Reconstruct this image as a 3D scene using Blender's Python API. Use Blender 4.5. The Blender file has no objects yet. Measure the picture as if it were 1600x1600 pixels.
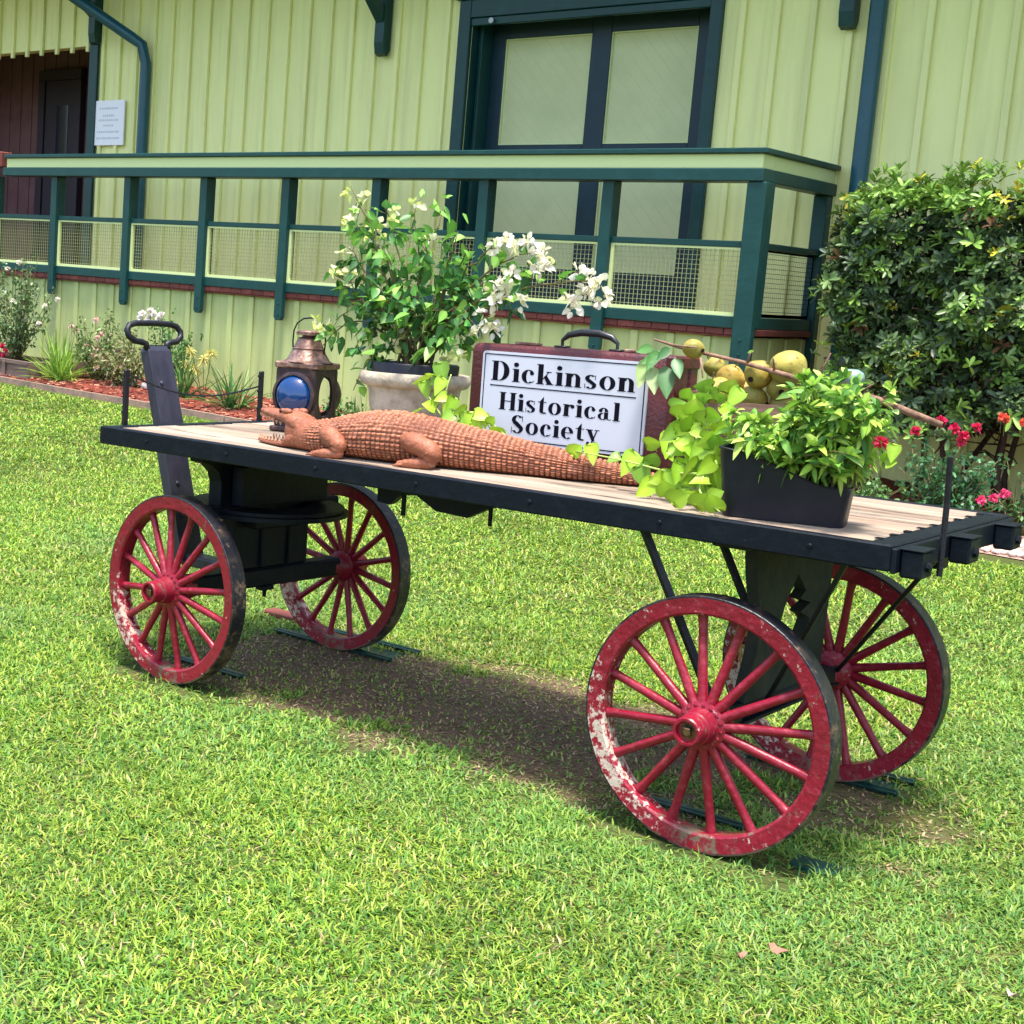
import bpy, math, random
import numpy as np
from mathutils import Matrix, Vector
rnd = random.Random(7)
rng = np.random.default_rng(11)
S = bpy.context.scene
COL = S.collection

# ------------------------------------------------------------------ camera, sky, sun
CAM = np.array([3.8547, -3.2529, 1.4674])
CR = np.array([0.73506, 0.67494, 0.06453])
CU = np.array([-0.13645, 0.05400, 0.98917])
CF = np.array([-0.66414, 0.73591, -0.13181])
CR /= np.linalg.norm(CR); CF -= CR*(CF@CR); CF /= np.linalg.norm(CF); CU = np.cross(CR, CF)
FPX, PPX, PPY = 2197.2, 453.4, 711.5
cam = bpy.data.cameras.new('camera'); camo = bpy.data.objects.new('camera', cam); COL.objects.link(camo)
camo.matrix_world = Matrix(((CR[0], CU[0], -CF[0], CAM[0]), (CR[1], CU[1], -CF[1], CAM[1]), (CR[2], CU[2], -CF[2], CAM[2]), (0, 0, 0, 1)))
cam.sensor_width = 36; cam.lens = FPX*36/1600; cam.shift_x = (800-PPX)/1600; cam.shift_y = -(800-PPY)/1600
cam.clip_start = .05; cam.clip_end = 500
S.camera = camo
S.render.resolution_x = S.render.resolution_y = 1024

SUN_EL, SUN_AZ = 78.0, 140.0       # azimuth measured from +Y clockwise; 180 = behind the camera side
w = bpy.data.worlds.new('World'); S.world = w; w.use_nodes = True
sky = w.node_tree.nodes.new('ShaderNodeTexSky'); sky.sky_type = 'NISHITA'; sky.sun_disc = False
sky.sun_elevation = math.radians(SUN_EL); sky.sun_rotation = math.radians(SUN_AZ); sky.air_density = 1.0; sky.dust_density = 3.0
w.node_tree.links.new(sky.outputs[0], w.node_tree.nodes['Background'].inputs[0])
w.node_tree.nodes['Background'].inputs[1].default_value = 0.15
sl = bpy.data.lights.new('sun', 'SUN'); sl.energy = 2.7; sl.angle = math.radians(9.0); sl.color = (1, .955, .88)
so = bpy.data.objects.new('sun', sl); COL.objects.link(so)
_e, _a = math.radians(SUN_EL), math.radians(SUN_AZ)
so.rotation_euler = Vector((math.sin(_a)*math.cos(_e), math.cos(_a)*math.cos(_e), math.sin(_e))).to_track_quat('Z', 'Y').to_euler()
so.location = (0, -4, 8)
S.view_settings.view_transform = 'Standard'; S.view_settings.look = 'None'; S.view_settings.exposure = 1.60; S.view_settings.gamma = 1

# ------------------------------------------------------------------ the wagon's own frame (it stands on slightly sloping lawn)
RT = np.array([[0.99968, -0.00876, -0.02362], [0.00906, 0.99988, 0.01287], [0.02350, -0.01308, 0.99964]])
def c2w(P): return np.asarray(P) @ RT.T
def w2c(P): return np.asarray(P) @ RT
def _ray(px, py): return CF + CR*(px-PPX)/FPX - CU*(py-PPY)/FPX
def at(px, py, ax, v):            # point on a world plane
    d = _ray(px, py); t = (v-CAM[ax])/d[ax]; return CAM+t*d
def atc(px, py, ax, v):           # point on a plane of the wagon's frame
    d = w2c(_ray(px, py)); c = w2c(CAM); t = (v-c[ax])/d[ax]; return c+t*d
M3 = Matrix([list(r) for r in RT])
def cmat(base): return M3.to_4x4() @ Matrix.Translation(Vector(base))
DH = 0.86                          # deck height
def gz(x, y):
    x = np.asarray(x, float); y = np.asarray(y, float)
    z0 = .0236*np.clip(x, -12, 6)-.0131*np.clip(y, -6, 9)
    t = np.clip((y-1.5)/4.8, 0, 1); k = t*t*(3-2*t)
    zt = .16-.012*np.clip(x, -12, 3)
    return z0*(1-k)+zt*k

def lin(r, g, b):
    f = lambda c: (c/255/12.92 if c/255 <= .04045 else ((c/255+.055)/1.055)**2.4)
    return (f(r), f(g), f(b))

# ------------------------------------------------------------------ mesh builder
class MB:
    def __init__(s): s.V = []; s.F = []; s.C = []; s.n = 0
    def add(s, v, f, c=(1, 1, 1)):
        v = np.asarray(v, float).reshape(-1, 3); s.V.append(v)
        for q in f: s.F.append(tuple(int(i)+s.n for i in q))
        c = np.asarray(c, float)
        s.C.append(np.tile(c, (len(v), 1)) if c.ndim == 1 else c)
        s.n += len(v); return s
    def box(s, a, b, c=(1, 1, 1), R=None, o=None):
        a = np.minimum(a, b) if R is None else np.asarray(a); x0, y0, z0 = a; x1, y1, z1 = np.maximum(a, b)
        v = np.array([[x0,y0,z0],[x1,y0,z0],[x1,y1,z0],[x0,y1,z0],[x0,y0,z1],[x1,y0,z1],[x1,y1,z1],[x0,y1,z1]], float)
        if R is not None: v = v @ np.asarray(R).T
        if o is not None: v = v+np.asarray(o)
        return s.add(v, [(0,3,2,1),(4,5,6,7),(0,1,5,4),(1,2,6,5),(2,3,7,6),(3,0,4,7)], c)
    def bbox(s, a, b, r=.005, c=(1, 1, 1), R=None, o=None):      # box with chamfered edges
        a = np.asarray(a, float); b = np.asarray(b, float); a, b = np.minimum(a, b), np.maximum(a, b)
        cen = (a+b)/2; h = (b-a)/2; r = min(r, h.min()*.45)
        vs = []; idx = {}
        for sx in (-1, 1):
            for sy in (-1, 1):
                for sz in (-1, 1):
                    for k in range(3):
                        p = np.array([sx, sy, sz])*(h-r); p[k] = (sx, sy, sz)[k]*h[k]
                        idx[(sx, sy, sz, k)] = len(vs); vs.append(p+cen)
        F = []
        for k in range(3):
            i, j = [q for q in range(3) if q != k]
            for sg in (-1, 1):
                q = []
                for (u, v_) in ((-1,-1),(1,-1),(1,1),(-1,1)):
                    t = [0,0,0]; t[k] = sg; t[i] = u; t[j] = v_; q.append(idx[(*t, k)])
                F.append(tuple(q))
            for u in (-1, 1):
                for v_ in (-1, 1):
                    q = []
                    t = [0,0,0]; t[i] = u; t[j] = v_
                    t[k] = -1; q.append(idx[(*t, i)]); t[k] = 1; q.append(idx[(*t, i)]); q.append(idx[(*t, j)]); t[k] = -1; q.append(idx[(*t, j)])
                    F.append(tuple(q))
        for sx in (-1, 1):
            for sy in (-1, 1):
                for sz in (-1, 1): F.append(tuple(idx[(sx, sy, sz, k)] for k in range(3)))
        vs = np.array(vs)
        F2 = []
        for f in F:                       # orient outwards
            p = vs[list(f)]; nrm = np.cross(p[1]-p[0], p[2]-p[0])
            F2.append(f if nrm@(p.mean(0)-cen) > 0 else f[::-1])
        if R is not None: vs = vs @ np.asarray(R).T
        if o is not None: vs = vs+np.asarray(o)
        return s.add(vs, F2, c)
    def tube(s, pts, r, n=8, c=(1, 1, 1), cap=True, sx=1.0):
        pts = np.asarray(pts, float); m = len(pts); r = np.broadcast_to(np.asarray(r, float), (m,))
        t = np.gradient(pts, axis=0); t /= np.linalg.norm(t, axis=1)[:, None]+1e-12
        ref = np.array([0, 0, 1.]) if abs(t[0][2]) < .9 else np.array([1., 0, 0])
        u = np.cross(t[0], ref); u /= np.linalg.norm(u); V = []
        for i in range(m):
            u = u-t[i]*(u@t[i]); u /= np.linalg.norm(u)+1e-12; v = np.cross(t[i], u)
            for k in range(n):
                a = 2*math.pi*k/n; V.append(pts[i]+r[i]*(math.cos(a)*u*sx+math.sin(a)*v))
        F = [(i*n+k, i*n+(k+1) % n, (i+1)*n+(k+1) % n, (i+1)*n+k) for i in range(m-1) for k in range(n)]
        if cap: F += [tuple(range(n))[::-1], tuple((m-1)*n+k for k in range(n))]
        return s.add(V, F, c)
    def lathe(s, prof, n=32, o=(0, 0, 0), R=None, c=(1, 1, 1), closed=False):   # prof: (radius, z)
        V = []; m = len(prof)
        for (r, z) in prof:
            for k in range(n):
                a = 2*math.pi*k/n; V.append((max(r, 1e-5)*math.cos(a), max(r, 1e-5)*math.sin(a), z))
        V = np.array(V)
        if R is not None: V = V @ np.asarray(R).T
        V = V+np.asarray(o)
        F = [(i*n+k, i*n+(k+1) % n, (i+1)*n+(k+1) % n, (i+1)*n+k) for i in range(m-1) for k in range(n)]
        if closed: F += [((m-1)*n+k, (m-1)*n+(k+1) % n, (k+1) % n, k) for k in range(n)]
        return s.add(V, F, c)
    def prism(s, poly, h, R=None, o=(0, 0, 0), c=(1, 1, 1)):      # poly in xy, extruded 0..h in z
        n = len(poly); ar = sum(poly[i][0]*poly[(i+1) % n][1]-poly[(i+1) % n][0]*poly[i][1] for i in range(n))
        if ar < 0: poly = poly[::-1]
        V = np.array([(x, y, 0) for x, y in poly]+[(x, y, h) for x, y in poly], float)
        F = [tuple(range(n))[::-1], tuple(range(n, 2*n))]+[(i, (i+1) % n, n+(i+1) % n, n+i) for i in range(n)]
        if R is not None: V = V @ np.asarray(R).T
        return s.add(V+np.asarray(o), F, c)
    def build(s, name, mat, parent=None, smooth=False, mw=None, off=(0, 0, 0), sa=None):
        me = bpy.data.meshes.new(name)
        V = np.concatenate(s.V)-np.asarray(off)
        me.from_pydata(V.tolist(), [], s.F); me.validate()
        C = np.concatenate(s.C); ca = me.color_attributes.new('Col', 'FLOAT_COLOR', 'POINT')
        if C.shape[1] == 3: C = np.concatenate([C, np.ones((len(C), 1))], 1)
        ca.data.foreach_set('color', C.astype(np.float32).ravel())
        me.materials.append(mat); o = bpy.data.objects.new(name, me); COL.objects.link(o)
        if parent: o.parent = parent
        if mw is not None: o.matrix_world = mw
        if smooth: me.polygons.foreach_set('use_smooth', [True]*len(me.polygons))
        if sa is not None:
            try: me.set_sharp_from_angle(angle=math.radians(sa))
            except Exception: pass
        return o
def fast(name, V, quads, C, mat, parent=None, mw=None, smooth=False):       # big numpy meshes of quads
    me = bpy.data.meshes.new(name); V = np.asarray(V, np.float32); q = np.asarray(quads, np.int32); k = q.shape[1]
    me.vertices.add(len(V)); me.vertices.foreach_set('co', V.ravel())
    me.loops.add(q.size); me.loops.foreach_set('vertex_index', q.ravel())
    me.polygons.add(len(q)); me.polygons.foreach_set('loop_start', np.arange(0, q.size, k, dtype=np.int32))
    if smooth: me.polygons.foreach_set('use_smooth', np.ones(len(q), bool))
    me.update(calc_edges=True)
    ca = me.color_attributes.new('Col', 'FLOAT_COLOR', 'POINT')
    ca.data.foreach_set('color', np.concatenate([C, np.ones((len(C), 1))], 1).astype(np.float32).ravel())
    me.materials.append(mat); o = bpy.data.objects.new(name, me); COL.objects.link(o)
    if parent: o.parent = parent
    if mw is not None: o.matrix_world = mw
    return o
def thing(name, label, cat, base=(0, 0, 0), cart=False, group=None, rz=0):
    o = bpy.data.objects.new(name, None); COL.objects.link(o); o.empty_display_size = .1
    o.matrix_world = cmat(base) if cart else Matrix.Translation(Vector(base)) @ Matrix.Rotation(rz, 4, 'Z')
    tag(o, label, cat, group); return o
def tag(o, label=None, cat=None, group=None, kind=None):
    if label: o['label'] = label
    if cat: o['category'] = cat
    if group: o['group'] = group
    if kind: o['kind'] = kind
    return o
def dup(root):
    r = root.copy(); COL.objects.link(r)
    for ch in root.children:
        c = ch.copy(); COL.objects.link(c); c.parent = r
        for g in ch.children:
            d = g.copy(); COL.objects.link(d); d.parent = c
    return r
def rotm(ax, a):
    return np.array(Matrix.Rotation(a, 3, ax))
def norm(v): v = np.asarray(v, float); return v/(np.linalg.norm(v)+1e-12)
def frame(z, xh=(1, 0, 0)):       # columns x,y,z with z along given
    z = norm(z); x = np.asarray(xh, float); x = x-z*(x@z)
    if np.linalg.norm(x) < 1e-3: x = np.array([0, 1., 0])-z*z[1]
    x = norm(x); return np.stack([x, np.cross(z, x), z], 1)
def vnoise(x, y, seed=0):         # smooth value noise 0..1
    g = np.random.default_rng(seed).random((256, 256)); xi = np.floor(x).astype(int); yi = np.floor(y).astype(int)
    fx = x-xi; fy = y-yi; fx = fx*fx*(3-2*fx); fy = fy*fy*(3-2*fy)
    a = g[xi % 256, yi % 256]; b = g[(xi+1) % 256, yi % 256]; c = g[xi % 256, (yi+1) % 256]; d = g[(xi+1) % 256, (yi+1) % 256]
    return (a*(1-fx)+b*fx)*(1-fy)+(c*(1-fx)+d*fx)*fy

# ------------------------------------------------------------------ materials
def mat(name, col=(.5, .5, .5), rough=.6, spec=.5, metal=0, noise=None, bump=0, bscale=40, vcol=False, transl=0, coat=0, stretch=(1, 1, 1), noise2=None, bdist=.01):
    """noise=(colour, scale, low, high): fractal patches of a second colour; noise2 the same again"""
    m = bpy.data.materials.new(name); m.use_nodes = True; nt = m.node_tree; N = nt.nodes; L = nt.links
    b = N['Principled BSDF']; b.inputs['Roughness'].default_value = rough; b.inputs['Metallic'].default_value = metal
    b.inputs['Specular IOR Level'].default_value = spec; b.inputs['Coat Weight'].default_value = coat
    tc = N.new('ShaderNodeTexCoord'); mp = N.new('ShaderNodeMapping'); mp.inputs['Scale'].default_value = stretch
    L.new(tc.outputs['Object'], mp.inputs[0])
    src = None
    if vcol:
        a = N.new('ShaderNodeVertexColor'); a.layer_name = 'Col'
        mx = N.new('ShaderNodeMix'); mx.data_type = 'RGBA'; mx.blend_type = 'MULTIPLY'; mx.inputs[0].default_value = 1
        mx.inputs[7].default_value = (*col, 1); L.new(a.outputs[0], mx.inputs[6]); src = mx.outputs[2]
    for nz in (noise, noise2):
        if not nz: continue
        c2, sc, lo, hi = nz
        t = N.new('ShaderNodeTexNoise'); t.inputs['Scale'].default_value = sc; t.inputs['Detail'].default_value = 8; t.inputs['Roughness'].default_value = .65
        L.new(mp.outputs[0], t.inputs[0])
        r = N.new('ShaderNodeMapRange'); r.inputs[1].default_value = lo; r.inputs[2].default_value = hi; L.new(t.outputs[0], r.inputs[0])
        mx = N.new('ShaderNodeMix'); mx.data_type = 'RGBA'; L.new(r.outputs[0], mx.inputs[0]); mx.inputs[7].default_value = (*c2, 1)
        if src: L.new(src, mx.inputs[6])
        else: mx.inputs[6].default_value = (*col, 1)
        src = mx.outputs[2]
    if src: L.new(src, b.inputs['Base Color'])
    else: b.inputs['Base Color'].default_value = (*col, 1)
    if bump:
        t = N.new('ShaderNodeTexNoise'); t.inputs['Scale'].default_value = bscale; t.inputs['Detail'].default_value = 6; L.new(mp.outputs[0], t.inputs[0])
        bp = N.new('ShaderNodeBump'); bp.inputs['Strength'].default_value = bump; bp.inputs['Distance'].default_value = bdist
        L.new(t.outputs[0], bp.inputs['Height']); L.new(bp.outputs[0], b.inputs['Normal'])
    if transl:
        tr = N.new('ShaderNodeBsdfTranslucent'); ms = N.new('ShaderNodeMixShader'); ms.inputs[0].default_value = transl
        if src: L.new(src, tr.inputs[0])
        else: tr.inputs[0].default_value = (*col, 1)
        L.new(b.outputs[0], ms.inputs[1]); L.new(tr.outputs[0], ms.inputs[2]); L.new(ms.outputs[0], N['Material Output'].inputs[0])
    m['bsdf'] = 1
    return m
def wear(m, c2, sc=30, lo=.5, hi=.56, center=None, rad=.3, soft=.2, extra=0.0):
    """old paint worn off in patches; with a centre the wear gathers there (object space)"""
    nt = m.node_tree; N = nt.nodes; L = nt.links; b = N['Principled BSDF']; inp = b.inputs['Base Color']
    t = N.new('ShaderNodeTexNoise'); t.inputs['Scale'].default_value = sc; t.inputs['Detail'].default_value = 10; t.inputs['Roughness'].default_value = .7
    tc = N.new('ShaderNodeTexCoord'); L.new(tc.outputs['Object'], t.inputs[0]); h = t.outputs[0]
    if center is not None:
        d = N.new('ShaderNodeVectorMath'); d.operation = 'DISTANCE'; L.new(tc.outputs['Object'], d.inputs[0]); d.inputs[1].default_value = center
        r = N.new('ShaderNodeMapRange'); r.inputs[1].default_value = rad+soft; r.inputs[2].default_value = max(rad-soft, 0); r.inputs[3].default_value = extra; r.inputs[4].default_value = .22
        L.new(d.outputs['Value'], r.inputs[0])
        ad = N.new('ShaderNodeMath'); ad.operation = 'ADD'; L.new(h, ad.inputs[0]); L.new(r.outputs[0], ad.inputs[1]); h = ad.outputs[0]
    r = N.new('ShaderNodeMapRange'); r.inputs[1].default_value = lo; r.inputs[2].default_value = hi; L.new(h, r.inputs[0])
    mx = N.new('ShaderNodeMix'); mx.data_type = 'RGBA'; L.new(r.outputs[0], mx.inputs[0]); mx.inputs[7].default_value = (*c2, 1)
    if inp.is_linked: L.new(inp.links[0].from_socket, mx.inputs[6])
    else: mx.inputs[6].default_value = inp.default_value
    L.new(mx.outputs[2], inp)
    return m

def streak(m, c2, sc, lo, hi, zs=.06):
    nt = m.node_tree; N = nt.nodes; L = nt.links; b = N['Principled BSDF']; inp = b.inputs['Base Color']
    t = N.new('ShaderNodeTexNoise'); t.inputs['Scale'].default_value = sc; t.inputs['Detail'].default_value = 6; mp = N.new('ShaderNodeMapping'); mp.inputs['Scale'].default_value = (1, 1, zs); tc = N.new('ShaderNodeTexCoord'); L.new(tc.outputs['Object'], mp.inputs[0]); L.new(mp.outputs[0], t.inputs[0])
    r = N.new('ShaderNodeMapRange'); r.inputs[1].default_value = lo; r.inputs[2].default_value = hi; r.inputs[4].default_value = .8; L.new(t.outputs[0], r.inputs[0]); mx = N.new('ShaderNodeMix'); mx.data_type = 'RGBA'; L.new(r.outputs[0], mx.inputs[0]); mx.inputs[7].default_value = (*c2, 1); L.new(inp.links[0].from_socket, mx.inputs[6]); L.new(mx.outputs[2], inp)
PAINT = (.80, .82, .35)
m_wall = mat('pale green siding paint', PAINT, .55, .3, noise=((.72, .74, .32), 3.5, .45, .75), bump=.25, bscale=60, stretch=(1, 1, .25))
m_skirt = mat('green skirting paint', (.45, .52, .21), .55, .3, noise=((.38, .46, .18), 4, .45, .75), bump=.2, bscale=50, stretch=(1, 1, .3))
streak(m_wall, (.62, .64, .27), 9, .50, .75); streak(m_skirt, (.30, .36, .15), 8, .50, .72)
m_trim = mat('dark teal trim paint', (.004, .044, .042), .42, .35, noise=((.009, .062, .060), 6, .5, .8), bump=.15, bscale=30)
m_door = mat('dark blue door paint', (.006, .028, .042), .45, .35, noise=((.010, .040, .055), 5, .5, .8), bump=.1, bscale=30)
m_pipe = mat('teal downpipe paint', (.006, .072, .100), .35, .45, noise=((.012, .095, .130), 9, .5, .8))
m_panel = mat('pale green door panel', (.62, .65, .30), .5, .3, noise=((.55, .59, .26), 3, .4, .7), bump=.15, bscale=25)
m_light = mat('pale green trim paint', (.60, .68, .32), .5, .3)
m_brick = mat('red brown deck board', (.18, .050, .038), .7, .3, noise=((.10, .03, .03), 20, .45, .7), vcol=True)
m_inside = mat('brown porch boarding', (.17, .09, .09), .7, .2, noise=((.12, .06, .065), 3, .4, .7))
m_dark = mat('dark doorway', (.02, .012, .022), .6)
m_glass = mat('dark glass', (.008, .010, .028), .08, .6)
m_roof = mat('roof boards', (.03, .06, .07), .7)
m_notice = mat('white notice board', (.86, .86, .88), .5, .3)
m_white = mat('white sign board', (.50, .53, .60), .45, .25)
m_ink = mat('black lettering', (.004, .004, .010), .75, .08)
m_greyink = mat('faded grey print', (.55, .56, .62), .5)
m_black = mat('black wagon paint', (.0030, .0055, .010), .48, .17, noise=((.010, .014, .020), 14, .5, .8), bump=.2, bscale=35)
wear(m_black, (.055, .055, .06), 60, .645, .72)
m_iron = mat('black iron', (.007, .007, .011), .45, .35, noise=((.05, .04, .04), 60, .6, .8), bump=.2, bscale=90)
m_tongue = mat('black tongue paint', (.020, .020, .034), .38, .4, noise=((.042, .040, .062), 12, .4, .7), bump=.2, bscale=30, stretch=(1, 1, .2))
m_stand = mat('grey green weathered stand', (.018, .024, .018), .75, .2, noise=((.036, .038, .026), 18, .4, .7), bump=.3, bscale=40)
m_deck = mat('weathered deck plank', (1, 1, 1), .75, .25, vcol=True, noise=((.15, .11, .08), 7, .42, .70), noise2=((.045, .033, .026), 20, .54, .68), bump=.5, bscale=30, stretch=(.10, 1, 1))
def red_mat(n, **k):
    return mat(n, (.225, .005, .021), .36, .4, noise=((.15, .006, .016), 10, .45, .75), bump=.3, bscale=50, **k)
m_red = red_mat('red wheel paint')
wear(m_red, (.50, .30, .28), 45, .655, .70)
m_tyre = mat('black iron tyre', (.006, .007, .012), .45, .5, noise=((.05, .035, .03), 12, .5, .72), bump=.35, bscale=50)
wear(m_tyre, (.13, .08, .055), 26, .56, .66, center=(.08, 0, -.30), rad=.16, soft=.16)
m_hubcap = mat('brass hub centre', (.16, .09, .04), .4, .5, metal=.6, noise=((.02, .02, .02), 60, .45, .6))
m_steelg = mat('green ground channel', (.004, .035, .030), .35, .5, noise=((.02, .09, .075), 15, .5, .8))
wear(m_steelg, (.12, .06, .035), 40, .62, .7)
m_croc = mat('carved terracotta', (1, 1, 1), .55, .35, vcol=True, noise=((.16, .052, .026), 9, .45, .75), noise2=((.34, .16, .10), 30, .56, .72), bump=.9, bscale=60, bdist=.006)
m_tooth = mat('carved teeth', (.50, .28, .17), .6)
m_eye = mat('dark carved eye', (.03, .015, .01), .4)
m_lampm = mat('worn lamp metal', (.16, .085, .065), .42, .5, metal=.55, noise=((.40, .26, .20), 22, .45, .65), noise2=((.03, .02, .025), 30, .55, .72), bump=.3, bscale=60)
m_lampd = mat('dark lamp metal', (.045, .03, .035), .4, .5, metal=.5, noise=((.14, .08, .06), 30, .5, .7))
m_blue = mat('blue lens glass', (.0, .030, .13), .05, .8)
m_urn = mat('cast stone urn', (.50, .44, .34), .85, .2, noise=((.27, .22, .16), 14, .42, .7), bump=.6, bscale=45)
m_plastic = mat('black plastic', (.004, .005, .011), .42, .35, noise=((.012, .012, .020), 8, .5, .8))
m_soil = mat('potting soil', (.03, .02, .015), .95, .1, bump=.8, bscale=60)
m_case = mat('oxblood leather', (.085, .010, .012), .42, .5, noise=((.045, .010, .012), 14, .45, .7), bump=.35, bscale=90)
m_handle = mat('black handle leather', (.012, .012, .016), .35, .5)
m_basket = mat('grey brown wood', (.20, .12, .085), .8, .2, noise=((.10, .055, .04), 20, .4, .7), bump=.4, bscale=40, stretch=(.3, 1, 1))
m_pear = mat('yellow pear skin', (1, 1, 1), .50, .28, vcol=True, noise=((.20, .20, .04), 7, .44, .66), noise2=((.14, .07, .02), 55, .56, .68), bump=.25, bscale=50)
m_bark = mat('pale brown bark', (.26, .15, .10), .85, .2, noise=((.12, .07, .05), 40, .45, .65), bump=.5, bscale=60)
m_twig = mat('green brown stem', (.13, .11, .045), .7, .2)
m_leaf = mat('leaf', (1, 1, 1), .42, .4, vcol=True, transl=.30)
m_gloss = mat('glossy leaf', (1, 1, 1), .38, .4, vcol=True, transl=.18)
m_petal = mat('petal', (1, 1, 1), .6, .2, vcol=True, transl=.35)
m_grass = mat('grass blade', (1, 1, 1), .5, .35, vcol=True, transl=.32)
m_core = mat('shaded hedge twigs', (.020, .022, .012), .9, .1, noise=((.05, .035, .022), 20, .5, .7))
m_mulch = mat('red mulch', (.22, .055, .035), .9, .1, noise=((.10, .03, .022), 30, .4, .65), noise2=((.34, .14, .09), 60, .6, .72), bump=1, bscale=50, bdist=.03)
m_chip = mat('mulch chip', (1, 1, 1), .85, .1, vcol=True)
m_edge = mat('grey edging board', (.30, .20, .15), .8, .2, noise=((.14, .12, .10), 8, .45, .7), bump=.4, bscale=30)
m_timber = mat('weathered timber', (.20, .14, .12), .85, .15, noise=((.09, .065, .055), 10, .4, .7), bump=.5, bscale=25, stretch=(.2, 1, 1))
m_stone = mat('pale stone', (1, 1, 1), .85, .2, vcol=True, bump=.4, bscale=30)
m_wire = mat('wire mesh paint', (.34, .36, .16), .5, .4)
m_gourd = mat('grey green gourd', (.16, .25, .22), .45, .4, noise=((.28, .36, .30), 20, .5, .7))
# ------------------------------------------------------------------ ground
def ground():
    xs = np.concatenate([np.linspace(-80, -14, 20), np.linspace(-13.5, 6, 79), np.linspace(6.5, 80, 24)])
    ys = np.concatenate([np.linspace(-80, -6, 22), np.linspace(-5.75, 9, 60), np.linspace(9.5, 80, 22)])
    X, Y = np.meshgrid(xs, ys, indexing='ij'); Z = gz(X, Y)
    V = np.stack([X, Y, Z], -1).reshape(-1, 3); ny = len(ys)
    i = np.arange(len(xs)-1)[:, None]*ny+np.arange(ny-1)[None]; i = i.ravel()
    m = mat('lawn soil', (.055, .075, .020), .95, .1, noise=((.11, .095, .035), 6, .45, .7), bump=.8, bscale=40, bdist=.02)
    nt = m.node_tree; N = nt.nodes; L = nt.links; b = N['Principled BSDF']; old = b.inputs['Base Color'].links[0].from_socket
    tc = N.new('ShaderNodeTexCoord'); d = N.new('ShaderNodeMapping'); L.new(tc.outputs['Object'], d.inputs[0])
    d.inputs['Location'].default_value = (-1.22, -.64, 0); d.vector_type = 'POINT'
    sc = N.new('ShaderNodeVectorMath'); sc.operation = 'MULTIPLY'; sc.inputs[1].default_value = (1/1.32, 1/.58, 0); L.new(d.outputs[0], sc.inputs[0])
    ln = N.new('ShaderNodeVectorMath'); ln.operation = 'LENGTH'; L.new(sc.outputs[0], ln.inputs[0])
    t = N.new('ShaderNodeTexNoise'); t.inputs['Scale'].default_value = 5; t.inputs['Detail'].default_value = 8; L.new(tc.outputs['Object'], t.inputs[0])
    ad = N.new('ShaderNodeMath'); L.new(ln.outputs['Value'], ad.inputs[0]); L.new(t.outputs[0], ad.inputs[1])
    r = N.new('ShaderNodeMapRange'); r.inputs[1].default_value = 1.6; r.inputs[2].default_value = 1.25; L.new(ad.outputs[0], r.inputs[0])
    mx = N.new('ShaderNodeMix'); mx.data_type = 'RGBA'; L.new(r.outputs[0], mx.inputs[0]); L.new(old, mx.inputs[6])
    t2 = N.new('ShaderNodeTexNoise'); t2.inputs['Scale'].default_value = 90; t2.inputs['Detail'].default_value = 6; L.new(tc.outputs['Object'], t2.inputs[0])
    m3 = N.new('ShaderNodeMix'); m3.data_type = 'RGBA'; L.new(t2.outputs[0], m3.inputs[0]); m3.inputs[6].default_value = (.060, .036, .024, 1); m3.inputs[7].default_value = (.24, .16, .11, 1)
    L.new(m3.outputs[2], mx.inputs[7]); L.new(mx.outputs[2], b.inputs['Base Color'])
    o = fast('ground', V, np.stack([i, i+ny, i+ny+1, i+1], 1), np.ones((len(V), 3)), m, smooth=True)
    o['kind'] = 'structure'
ground()
BED_Y, SK_Y, WALL_Y, DOOR_Y, FLOOR = 5.09, 6.24, 7.42, 7.52, 1.245
def dirt(x, y):                   # 1 where the lawn is worn to soil under the wagon
    c = w2c(np.stack([x, y, gz(x, y)], -1)); u = (c[..., 0]-1.22)/1.28; v = (c[..., 1]-.62)/.54
    d = np.sqrt(u*u+v*v)+1.0*(vnoise(x*4+7, y*4+3, 3)-.5)+.5*(vnoise(x*13, y*13, 4)-.5)
    return np.clip((1.12-d)/.3, 0, 1)

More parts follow.
